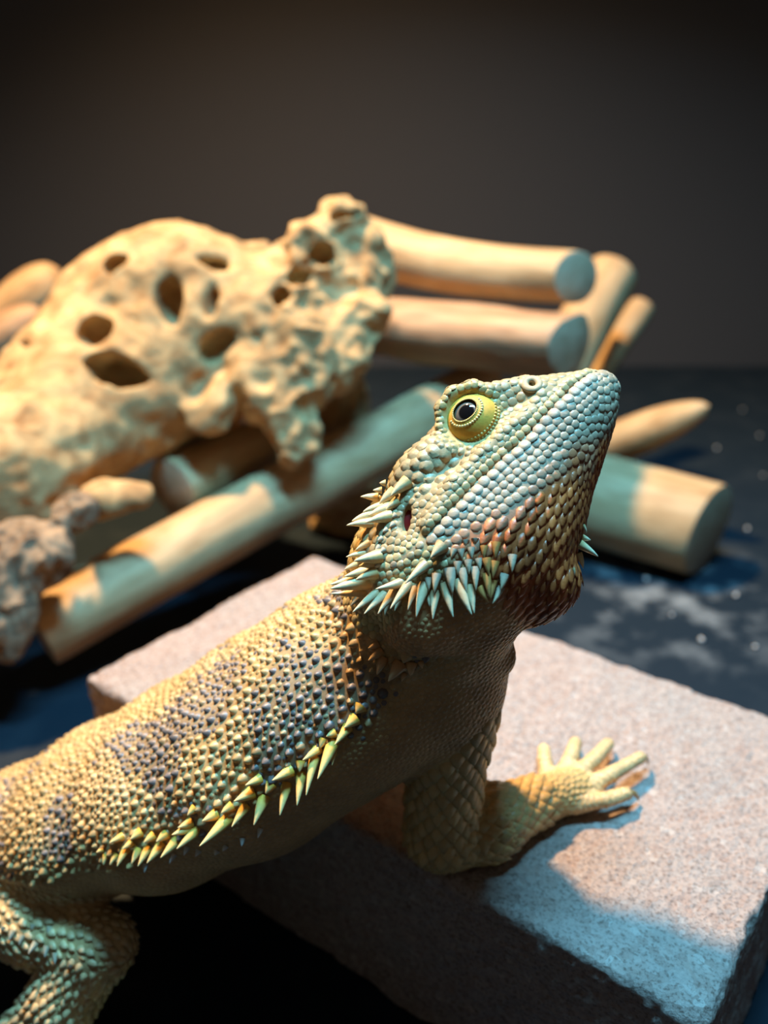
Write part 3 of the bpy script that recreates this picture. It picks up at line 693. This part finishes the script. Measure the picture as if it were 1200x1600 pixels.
# candidate points over the whole skin
tri = np.concatenate([BQ[:, [0, 1, 2]], BQ[:, [0, 2, 3]]]); tA = BV[tri]
ar = 0.5*np.linalg.norm(np.cross(tA[:, 1]-tA[:, 0], tA[:, 2]-tA[:, 0]), axis=1)
cen = tA.mean(1); vis = ((CAM-cen)*BN[tri[:, 0]]).sum(1)/np.linalg.norm(CAM-cen, axis=1)
xs = (cen-CAM)@CR/((cen-CAM)@CF)*FPX+600; ys = 800-(cen-CAM)@CU/((cen-CAM)@CF)*FPX
ar = ar*(vis > -0.45)*(xs > -260)*(ys < 1800)
def sample(n):
    i = np.searchsorted(np.cumsum(ar)/ar.sum(), rng.random(n)); i = np.minimum(i, len(tri)-1)
    a = rng.random(n); b = rng.random(n); f = a+b > 1; a[f] = 1-a[f]; b[f] = 1-b[f]
    w_ = np.stack([1-a-b, a, b], -1)[..., None]; P = (BV[tri[i]]*w_).sum(1); n_ = (BN[tri[i]]*w_).sum(1)
    return P, n_/np.linalg.norm(n_, axis=1, keepdims=True)
class Darts:
    def __init__(s): s.g = {}; s.c = 0.22
    def add(s, p, r):
        s.g.setdefault((int(p[0]//s.c), int(p[1]//s.c), int(p[2]//s.c)), []).append((p[0], p[1], p[2], r))
    def free(s, p, r, rmax):
        k = int(math.ceil((r+rmax)/s.c)); i0, j0, k0 = int(p[0]//s.c), int(p[1]//s.c), int(p[2]//s.c); g = s.g
        for i in range(i0-k, i0+k+1):
            for j in range(j0-k, j0+k+1):
                for l in range(k0-k, k0+k+1):
                    for q in g.get((i, j, l), ()):
                        d = r+q[3]
                        if (p[0]-q[0])**2+(p[1]-q[1])**2+(p[2]-q[2])**2 < d*d: return False
        return True
def pack(P, R, key, darts, rmax):
    keep = []
    for i in np.argsort(key):
        p = tuple(P[i])
        if darts.free(p, R[i], rmax): darts.add(p, R[i]); keep.append(i)
    return np.array(keep, int)

CP, CN = sample(330000)
cbi, cbt = bone_of(CP); creg = np.array(REG)[cbi]; cdir = BDIR[cbi]
hq = (CP-HO)@HF.T; ha, hu, hr = hq.T; hdu = np.interp(ha, SL_A, SL_U)-hu
ts, tang = torso_uv(CP); ccol = pigment(CP, cbi, True)
eye_d = np.hypot(ha-.02, hu+.03); ear_d = np.hypot(((ha+2.13)*.75-(hu+.98)*.66)/.13, ((ha+2.13)*.66+(hu+.98)*.75)/.33); nos_d = np.hypot(ha-1.28, hu+.32)
side_r = hr > 0
isH = creg == 'head'
D = Darts()
for p, r in (): pass
# 1. lip rows, laid along the mouth
def lip_row(du, length, width, height, a0, a1, sgn=1, tone=(.44, .37, .27)):
    a = a0; P = []; Nn = []; T = []
    while a < a1:
        u = np.interp(a, SL_A, SL_U)-du; uc = np.interp(a, UCA, UCV); th = math.atan2(u-uc, 1.0)
        guess = H(a, u, sgn*(1.0+0.35*(1-a)))
        # march from outside straight in towards the midplane
        loc, n, i, d = bvh.ray_cast(Vector(H(a, u, sgn*3.2)), Vector(-sgn*HF[2]))
        if loc is not None:
            P.append(np.array(loc)); Nn.append(np.array(n)); T.append(-HF[0]-0.18*HF[1]); D.add(tuple(loc), width*0.62)
        a += length*(1.0+0.1*random.random())*(0.75 if a > 1.7 else 1.0)
    P, Nn, T = np.array(P), np.array(Nn), np.array(T); Nn = np.where((Nn@HF[2]*sgn > 0)[:, None], Nn, -Nn)
    put('face_scales', emit('', PLATE, P, Nn, T, length*.72, width*.74, height*.50, np.array(tone)*.85*np.ones((len(P), 3)), var=.1))
for sg in (1, -1):
    lip_row(-.085, .15, .13, .055, -1.95, 2.45, sg, (.55, .42, .21)); lip_row(-.215, .14, .11, .04, -1.9, 2.2, sg, (.45, .36, .20))
    lip_row(.115, .19, .17, .075, -1.95, 2.45, sg); lip_row(.275, .18, .15, .07, -1.6, 2.35, sg, (.42, .35, .25)); lip_row(.42, .16, .14, .06, -1.3, 2.2, sg, (.41, .34, .24)); lip_row(.56, .15, .135, .055, -1.0, 2.1, sg, (.40, .33, .23))
# 2. face
def region(mask, rad, part, tmpl, sx, sy, sz, dirv=None, rmax=.16, tip=None, jitter=.02, shrink=1.0, var=.14, maxc=None):
    idx = np.nonzero(mask)[0]
    if len(idx) == 0: return
    R = np.broadcast_to(np.asarray(rad, float), (len(CP),))[idx]; d = cdir[idx] if dirv is None else np.broadcast_to(dirv, (len(idx), 3))
    key = -(CP[idx]*BDIR[cbi[idx]]).sum(1)+rng.normal(0, jitter, len(idx))
    k = pack(CP[idx], R, key, D, rmax); s = idx[k]; r = R[k]
    tc = None if tip is None else ccol[s]*(1-tip[1])+np.array(tip[0])*tip[1]
    put(part, emit('', tmpl, CP[s], CN[s], d[k], r*sx, r*sy, r*sz, ccol[s], tipc=tc, var=var))
ok = isH & ~(side_r & (eye_d < .56)) & ~(side_r & (ear_d < 1.15)) & ~(side_r & (nos_d < .20))
upH = ok & (hdu < -.05)
rad = np.where(ha > .6, .082, np.where((ha < -.35) & (hu > -.75), .105, .072)); rad = np.where(ear_d < 2.2, .055, rad); rad = np.where((eye_d < .8), .062, rad)
region(upH & (ha < -.35) & (hu > -.75) & (ear_d > 2.0), rad, 'face_scales', CONE, 1.5, 1.45, .42, rmax=.12)
region(upH, rad, 'face_scales', PLATE, 1.5, 1.42, .32, rmax=.12)
thr_lim = np.interp(ha, [-2.5, -1.6, 0, 1.4, 2.2], [.45, .42, .75, .95, .85])
lowH = ok & (hdu >= -.05)
region(lowH & (hdu < thr_lim+.12) & (ha > -1.6), np.where(ha > 1.2, .07, .08), 'face_scales', PLATE, 1.55, 1.42, .36, rmax=.12)
region(lowH & (hdu < thr_lim+.3) & (ha <= -1.5), .068, 'face_scales', PLATE, 1.5, 1.3, .45, rmax=.12)
tdir = -HF[0]*0.9-HF[1]*0.35
nkz = (ha < -1.55) & (hdu > .75)
region(lowH & ~nkz, np.interp(ha, [-2, -.5, 1.0, 2.2], [.10, .11, .075, .055]), 'throat_scales', KEEL, 1.8, 1.5, .8, dirv=tdir, rmax=.13, var=.25)
# 3. trunk: big tubercles first, granules between
back = ((creg == 'torso') | (creg == 'tail') | (((creg == 'neck') | (creg == 'chest')) & (tang > 20))) & (tang > 2) & (tang < 178)
region(back & (tang < 75) & (rng.random(len(CP)) < .6), .108+.05*(rng.random(len(CP))-.5)+.02*np.clip(fbm(CP, 1.5, 1, 77), -1, 1), 'back_scales', CONE, 1.05, 1.0, .80, jitter=.14, rmax=.16, var=.32)
region(back & (tang >= 75) & (rng.random(len(CP)) < .35), .10, 'back_scales', CONE, 1.1, 1.0, .6, jitter=.14, rmax=.16, var=.28)
region(back, .058, 'back_scales', LOWD, 1.25, 1.15, .8, jitter=.03, rmax=.14, var=.25)
# 4. belly, chest, neck: fine granular skin
fine = (creg == 'torso') | (creg == 'tail') | (creg == 'neck') | (creg == 'chest')
region(fine & ~back & (creg != 'neck'), .055, 'belly_scales', LOWD, 1.3, 1.1, .5, jitter=.015, rmax=.14, var=.12)
region(fine | (lowH & nkz), .052, 'neck_scales', LOWD, 1.35, 1.05, .7, jitter=.015, rmax=.14, var=.16)
# 5. limbs
armr = np.where(creg == 'arm', .135, .09)
armr = np.where((creg == 'arm') & (cbi == REG.index('arm')+3), .12, armr)
def lattice(chain, pitch, wid, part, sx, sy, sz, regs):
    P = []; Nn = []; T = []; row = 0
    for (A_, ra), (B_, rb) in zip(chain, chain[1:]):
        L = np.linalg.norm(B_-A_); n_ = (B_-A_)/L; e1 = nrm(np.cross(n_, (.3, .9, .2))); e2 = np.cross(n_, e1); k = max(1, int(round(L/pitch)))
        for i in range(k):
            c = A_+n_*L*(i+.5)/k; r = ra+(rb-ra)*(i+.5)/k; m = max(6, int(round(2*math.pi*r/wid))); row += 1
            for j in range(m):
                a = 2*math.pi*(j+.5*(row % 2)+.06*random.uniform(-1, 1))/m; d = math.cos(a)*e1+math.sin(a)*e2+n_*.12
                loc, nn2, fi, dist = bvh.ray_cast(Vector(c), Vector(nrm(d)), r*1.55)
                if loc is None: continue
                nv = np.array(nn2); nv = nv if nv@d > 0 else -nv
                P.append(np.array(loc)); Nn.append(nv); T.append(n_)
    P, Nn, T = np.array(P), np.array(Nn), np.array(T); b2, _ = bone_of(P); ok2 = np.isin(np.array(REG)[b2], regs)
    P, Nn, T, b2 = P[ok2], Nn[ok2], T[ok2], b2[ok2]
    q = (P-HO)@HF.T
    for p in P: D.add(tuple(p), wid*.3)
    put(part, emit('', KEEL, P, Nn, T, sx, sy, sz, pigment(P, b2, True), var=.14))
lattice(ARM[:3], .25, .36, 'leg_scales', .235, .255, .20, ['arm'])
lattice([(EL, .80), (Wz(760, 1285, SLABZ+.80), .84), (WR, .56)], .23, .32, 'leg_scales', .21, .23, .17, ['arm'])
region(creg == 'arm', .07, 'leg_scales', KEEL, 1.28, 1.32, 1.0, jitter=.01, rmax=.15, var=.12)
region(creg == 'hand', .075, 'leg_scales', KEEL, 1.3, 1.2, .9, rmax=.15)
region(creg == 'finger', .065, 'leg_scales', DOME, .95, 1.5, .45, rmax=.15)
lu = CN[:, 2]
region((creg == 'leg') & (rng.random(len(CP)) < .5), .115+.025*np.clip(fbm(CP, 1.3, 1, 87), -1, 1), 'leg_scales', KEEL, 1.25, 1.3, 1.5, jitter=.04, rmax=.15, var=.22, tip=((.72, .62, .40), .35))
region(creg == 'leg', .07, 'leg_scales', KEEL, 1.3, 1.25, 1.1, rmax=.15, var=.2)
flush()

# ---- spikes (each its own part)
def spike(base, tip, r, cb, ct, bendv=None, name='spike'):
    base = np.asarray(base, float); tip = np.asarray(tip, float); ax = tip-base; L = np.linalg.norm(ax); ax = ax/L
    s0 = nrm(np.cross(ax, (0.3, 0.2, 0.9))); s1 = np.cross(ax, s0); seg = 9; V = []; Cc = []
    bv = np.zeros(3) if bendv is None else np.asarray(bendv)
    prof = [(-.10, 1.25), (.05, 1.1), (.2, .92), (.4, .72), (.6, .5), (.8, .28), (.93, .12)]
    cb, ct = np.asarray(cb), np.asarray(ct)
    for t, k in prof:
        th = np.arange(seg)*2*math.pi/seg; c = base+ax*L*t+bv*(t*(1-t))*L
        V.append(c+r*k*(np.cos(th)[:, None]*s0+np.sin(th)[:, None]*s1)); Cc += [cb+(ct-cb)*np.clip(t, 0, 1)**.7]*seg
    V = np.concatenate(V+[tip[None]]); Cc.append(ct); F = []
    for i in range(len(prof)-1):
        for j in range(seg): k = (j+1) % seg; F.append((i*seg+j, i*seg+k, (i+1)*seg+k, (i+1)*seg+j))
    n = (len(prof)-1)*seg
    for j in range(seg): F.append((n+j, n+(j+1) % seg, n+seg))
    return mesh_obj(name, V, F, M_spike, DRAGON, True, np.array(Cc))
def px_spike(bx, by, tx, ty, rpx, cb, ct, out=0.35, mir=False):
    h = hit(bx, by)
    if h is None:
        # silhouette spike: step in towards the animal until the skin is met
        for s in np.linspace(.05, 1.0, 20):
            h = hit(bx+(bx-tx)*s, by+(by-ty)*s)
            if h is not None: break
    if h is None: return
    p, n = h; k = (p-CAM)@CF; lp = math.hypot(tx-bx, ty-by)*k/FPX
    toward = max(0.0, n@(-CF))*out*lp
    tip = W(tx, ty, k-toward)
    base = W(bx, by, k)
    spike(base, tip, rpx*k/FPX*1.2, cb, ct, n*0.3)
    if mir:
        def refl(x):
            q = (x-HO)@HF.T; q[2] *= -1; return HO+q@HF
        b2, t2 = refl(base), refl(tip); spike(b2, t2, rpx*k/FPX, cb, ct)
YB, YT = (.60, .42, .17), (.80, .70, .46); GB, GT = (.46, .32, .16), (.76, .66, .44); OB, OT = (.50, .23, .06), (.74, .55, .32)
def z2(lst, sc, ox, oy, cb, ct, r, out=.35, mir=False):
    for q in lst:
        px_spike(ox+q[0]/sc, oy+q[1]/sc, ox+q[2]/sc, oy+q[3]/sc, q[4] if len(q) > 4 else r, cb, ct, out, mir)
# beard fringe
z2([(320, 825, 160, 950), (365, 840, 232, 962), (425, 820, 318, 965), (510, 780, 395, 932), (460, 870, 425, 942, 4), (555, 800, 508, 938, 5), (610, 790, 560, 985, 7.5), (680, 835, 665, 998), (750, 790, 795, 985, 7.5),
    (830, 770, 912, 970, 8), (900, 800, 925, 960), (460, 765, 303, 802, 6.5), (610, 660, 490, 770, 7), (720, 540, 650, 610, 9), (200, 860, 150, 910, 4), (290, 870, 285, 940, 4), (385, 900, 365, 970, 4), (645, 850, 645, 915, 4)], 4, 510, 720, GB, GT, 6.5, .45, True)
z2([(775, 690, 790, 835, 8), (690, 720, 675, 830, 6), (640, 740, 640, 815, 5), (820, 640, 822, 715, 5.5), (850, 690, 878, 830, 6.5), (885, 630, 893, 710, 5.5), (930, 680, 935, 815, 6), (950, 620, 962, 690, 5), (840, 560, 848, 620, 5), (905, 550, 910, 620, 5),
    (800, 560, 780, 610, 5), (870, 500, 870, 540, 4.5), (930, 490, 930, 525, 4.5), (1085, 800, 1035, 898, 5), (1110, 720, 1090, 810, 6), (1160, 600, 1160, 700, 6)], 4, 510, 720, (.42, .36, .27), GT, 6, .3, True)
z2([(1000, 720, 1020, 860, 6), (960, 800, 1015, 890, 6), (1040, 760, 1025, 870, 5), (1000, 620, 1015, 720, 6), (1050, 640, 1040, 740, 6), (985, 540, 985, 620, 5), (1060, 520, 1055, 620, 6)], 4, 510, 720, OB, (.56, .32, .12), 6, .25, True)
# crest behind the ear and at the back of the jaw
z2([(310, 230, 212, 225, 5.5), (340, 240, 275, 275, 5), (340, 290, 225, 322, 6.5), (310, 335, 155, 380, 7.5), (290, 390, 122, 405, 7), (365, 140, 330, 140, 4), (340, 185, 290, 185, 4), (500, 140, 400, 225, 9), (420, 205, 330, 270, 9), (440, 260, 370, 310, 7),
    (235, 580, 120, 602, 5), (325, 600, 168, 628, 9), (245, 690, 108, 725, 7), (175, 740, 20, 775, 6), (245, 755, 20, 800, 10), (235, 820, 22, 828, 6), (190, 650, 110, 682, 5), (260, 520, 180, 560, 5), (300, 640, 200, 660, 7), (300, 700, 180, 745, 8), (390, 300, 260, 345, 8), (390, 350, 240, 390, 8)], 4, 510, 720, YB, YT, 6, .3, True)
for q in ((350, 370, 325, 380), (375, 435, 350, 445), (345, 490, 320, 500), (330, 545, 305, 560), (360, 560, 335, 575), (325, 650, 300, 665), (430, 345, 410, 355), (420, 400, 395, 415)):
    px_spike(510+q[0]/4, 720+q[1]/4, 510+q[2]/4, 720+q[3]/4, 4.5, (.52, .46, .34), (.70, .64, .50), .6)
# far side of the beard
z2([(970, 460, 1030, 480, 4), (960, 515, 1085, 600, 5.5), (940, 585, 975, 685, 5), (975, 375, 1000, 430, 2.5), (900, 685, 910, 745, 3)], 4.615, 700, 740, (.58, .48, .22), (.78, .74, .55), 5, 0)
# shoulder fold
z2([(135, 235, 60, 290, 6.5), (155, 285, 115, 380, 7), (255, 320, 185, 420, 9), (330, 315, 325, 385, 7), (115, 190, 60, 212, 5), (285, 375, 270, 420, 4), (390, 300, 400, 340, 4)], 4, 560, 960, OB, OT, 7, .4)
# flank row
LB, LT = (.84, .45, .05), (.90, .72, .36)
z2([(780, 250, 695, 365), (680, 360, 580, 600, 8), (620, 330, 600, 385, 6), (565, 440, 505, 710), (585, 390, 480, 465), (470, 480, 462, 545, 6), (475, 570, 445, 775), (395, 535, 275, 600, 7.5), (375, 640, 330, 840), (270, 630, 235, 690, 7), (220, 725, 155, 905, 7.5), (135, 680, 20, 740, 8), (95, 780, 5, 915), (700, 400, 680, 500, 3),
    (830, 190, 760, 250, 8), (870, 110, 840, 150, 8), (690, 280, 640, 305, 6)], 4.286, 360, 1080, LB, LT, 6.5, .5)
z2([(1100, 70, 1010, 110), (920, 240, 860, 285, 7), (895, 325, 720, 495, 8), (825, 290, 740, 335, 7), (705, 395, 580, 510, 7), (695, 255, 650, 300, 6), (670, 340, 590, 375), (665, 370, 550, 420, 7), (585, 455, 480, 565, 7), (515, 415, 455, 465), (485, 485, 395, 600, 7), (435, 425, 375, 470, 6), (405, 505, 340, 620, 6), (345, 515, 300, 605, 5.5), (355, 405, 290, 450, 6), (265, 515, 210, 620, 5.5), (205, 545, 165, 610, 4.5), (145, 550, 125, 610, 4.5), (240, 430, 160, 470, 5), (300, 470, 240, 510, 5), (120, 510, 80, 530, 4)], 4, 130, 1200, LB, LT, 6.5, .5)
z2([(650, 500, 628, 548), (565, 545, 538, 598), (390, 605, 382, 655), (1105, 385, 1090, 440), (995, 445, 990, 492), (890, 490, 870, 520), (835, 520, 820, 545), (720, 520, 700, 555)], 4, 130, 1200, (.50, .50, .45), (.80, .82, .80), 3.5, .5)
# hind-leg thorns
z2([(60, 500, 40, 545), (160, 555, 125, 605), (210, 570, 200, 620), (250, 600, 245, 650), (320, 650, 310, 668), (225, 480, 215, 525), (150, 470, 140, 500), (20, 480, 5, 505), (100, 520, 85, 565)], 2.857, 0, 1280, (.52, .44, .28), (.76, .72, .58), 4.5, .4)

# ---- eye
EC = H(.02, -.02, .86)
def sph_patch(name, C0, Rr, axis, up, t0, t1, nt_, nph, mat, parent, colf=None, ecc=None):
    axis = nrm(axis); rt = nrm(np.cross(up, axis)); uu = np.cross(axis, rt); V = []; Cc = []
    for i in range(nt_+1):
        for j in range(nph):
            ph = 2*math.pi*j/nph; a0 = t0(ph) if callable(t0) else t0; t = a0+(t1-a0)*i/nt_
            V.append(C0+Rr*(math.cos(t)*axis+math.sin(t)*(math.cos(ph)*rt+math.sin(ph)*uu)))
            if colf: Cc.append(colf(i/nt_, ph))
    F = []
    for i in range(nt_):
        for j in range(nph): k = (j+1) % nph; F.append((i*nph+j, (i+1)*nph+j, (i+1)*nph+k, i*nph+k))
    return mesh_obj(name, V, F, mat, parent, True, np.array(Cc) if colf else None)
m_eye, nt, b, n, l = new_mat('lizard_iris')
at = N(nt, 'ShaderNodeVertexColor', layer_name='Col'); l.new(at.outputs[0], b.inputs['Base Color']); b.inputs['Roughness'].default_value = 0.06; b.inputs['Coat Weight'].default_value = 1.0; b.inputs['Coat Roughness'].default_value = 0.03
EAX = nrm(HF[2]*1.0+HF[1]*0.14+HF[0]*.0)
def iris(t, ph):
    ang = t*1.5
    if ang < .34: return (.004, .004, .005)
    if ang < .40: return (.05, .04, .03)
    if ang < .62: return (.16, .135, .11)
    return (.30, .22, .06)
for sg in (1, -1):
    c0 = EC if sg == 1 else H(.02, -.02, -.86); ax = EAX if sg == 1 else nrm(-HF[2]+HF[1]*.1)
    e_ = sph_patch('eye', c0, .42, ax, HF[1], 0.001, 1.5, 40, 40, m_eye, DRAGON, iris)
    def open_(ph): return math.radians(21.5+1.8*math.cos(2*ph))
    def lidc(t, ph):
        return np.array((.66, .36, .055))
    lid_ax = nrm(ax+HF[1]*.18)
    lid = sph_patch('eyelid', c0-HF[1]*.08-HF[2]*sg*.15, .64, lid_ax, HF[1], open_, math.radians(112), 14, 48, M_skin, DRAGON, lidc)
    # beaded lid margins
    rt = nrm(np.cross(HF[1], lid_ax)); uu = np.cross(lid_ax, rt); Vv = []; Ff = []; Cc = []; off = 0
    for row, (dt, nb, rb, colr) in enumerate(((1.5, 44, .019, (.66, .50, .17)), (9.5, 36, .030, (.66, .52, .22)), (36, 46, .030, (.56, .38, .10)), (43, 50, .040, (.52, .36, .12)))):
        for j in range(nb):
            ph = 2*math.pi*(j+.5*(row % 2))/nb; t = open_(ph)+math.radians(dt)
            if row == 1 and math.sin(ph) > .1: continue
            d = math.cos(t)*lid_ax+math.sin(t)*(math.cos(ph)*rt+math.sin(ph)*uu); p = c0-HF[1]*.08-HF[2]*sg*.15+d*.64
            v0, f0, w0 = DOME; T = nrm(math.cos(ph)*rt+math.sin(ph)*uu-d*((math.cos(ph)*rt+math.sin(ph)*uu)@d)); S = np.cross(d, T)
            Vv.append(p+rb*(v0[:, :1]*T*1.1+v0[:, 1:2]*S*1.1+v0[:, 2:]*d*1.3)); Ff.append(f0+off); off += len(v0); Cc.append(np.tile(np.array(colr)*(1+.15*random.uniform(-1, 1)), (len(v0), 1)))
    bd = mesh_np('lid_beads', np.concatenate(Vv), np.concatenate(Ff), M_scale, lid, np.concatenate(Cc)); bd.matrix_parent_inverse = lid.matrix_world.inverted() if False else Matrix.Identity(4); bd['kind'] = 'stuff'
# ---- ear, nostril
m_ear = mat_plain('ear_membrane', (.22, .012, .012), .35)
sph_patch('ear_opening', H(-2.13, -.98, 1.02), .42, HF[2], HF[1], .001, 1.3, 10, 24, m_ear, DRAGON)
def ring(name, C0, ax, up, R1, R2, rt_, mat, parent, col):
    ax = nrm(ax); x = nrm(np.cross(up, ax)); y = np.cross(ax, x); V = []; F = []; n1, n2 = 28, 10
    for i in range(n1):
        a = 2*math.pi*i/n1; d = math.cos(a)*x*R1+math.sin(a)*y*R2; dn = nrm(d)
        for j in range(n2): b_ = 2*math.pi*j/n2; V.append(C0+d+rt_*(math.cos(b_)*dn*1.1+math.sin(b_)*ax*.8))
    for i in range(n1):
        for j in range(n2): F.append((i*n2+j, ((i+1) % n1)*n2+j, ((i+1) % n1)*n2+(j+1) % n2, i*n2+(j+1) % n2))
    return mesh_obj(name, V, F, mat, parent, True, np.tile(np.array(col), (len(V), 1)))
ring('nostril', NOSP+NAX*.245, NAX, HF[1], .135, .15, .072, M_skin, DRAGON, (.42, .32, .19))
# ---- claws
m_claw = mat_plain('claw_horn', (.30, .19, .06), .25)
def claw(p, d, r, zf):
    d = nrm(np.array([d[0], d[1], 0])); V = []; seg = 8; pts = []
    for i in range(8):
        t = i/7; pts.append((p+d*(.52*math.sin(t*1.45)-.05)+np.array([0, 0, (zf-p[2])*(1-math.cos(t*1.5))]), r*(1-t)**.8+.006))
    s = np.cross(d, (0, 0, 1))
    for i, (c, rr) in enumerate(pts):
        tan = nrm(pts[min(i+1, 7)][0]-pts[max(i-1, 0)][0]); u_ = np.cross(s, tan)
        for j in range(seg): a = 2*math.pi*j/seg; V.append(c+rr*(math.cos(a)*s*.75+math.sin(a)*u_))
    F = [(i*seg+j, i*seg+(j+1) % seg, (i+1)*seg+(j+1) % seg, (i+1)*seg+j) for i in range(7) for j in range(seg)]+[tuple(range(7*seg, 8*seg))]
    mesh_obj('claw', V, F, m_claw, DRAGON)
for p in FINGP: claw(p[2], p[2]-p[1], .12, SLABZ+.03)
for p, q in TOES: claw(q, q-p, .11, .02)

# ================================================================== crumbs on the floor
m_crumb = mat_plain('pale_crumb', (.62, .64, .66), .15)
for k, (x, y) in enumerate(((1160, 640), (1187, 680), (1192, 742), (1168, 826), (1120, 700), (1050, 960), (1150, 930), (1096, 1000), (1180, 1010), (1010, 905))):
    c = Wz(x, y, .12); th = rng.random(3); V = []; R = .07+.05*rng.random()
    for i in range(5):
        for j in range(7):
            a = math.pi*i/4; b_ = 2*math.pi*j/7; d = np.array([math.sin(a)*math.cos(b_), math.sin(a)*math.sin(b_), math.cos(a)]); V.append(c*0+d*R*(1+.3*rng.normal()*.5))
    F = [(i*7+j, (i+1)*7+j, (i+1)*7+(j+1) % 7, i*7+(j+1) % 7) for i in range(4) for j in range(7)]
    V = np.array(V); V[:, 2] -= V[:, 2].min()
    o = mesh_obj('crumb', V, F, m_crumb); o.location = (c[0]*CM, c[1]*CM, 0)
    tag(o, 'tiny glinting pale crumb lying on the dark floor', 'crumb', 'crumbs on the dark floor')
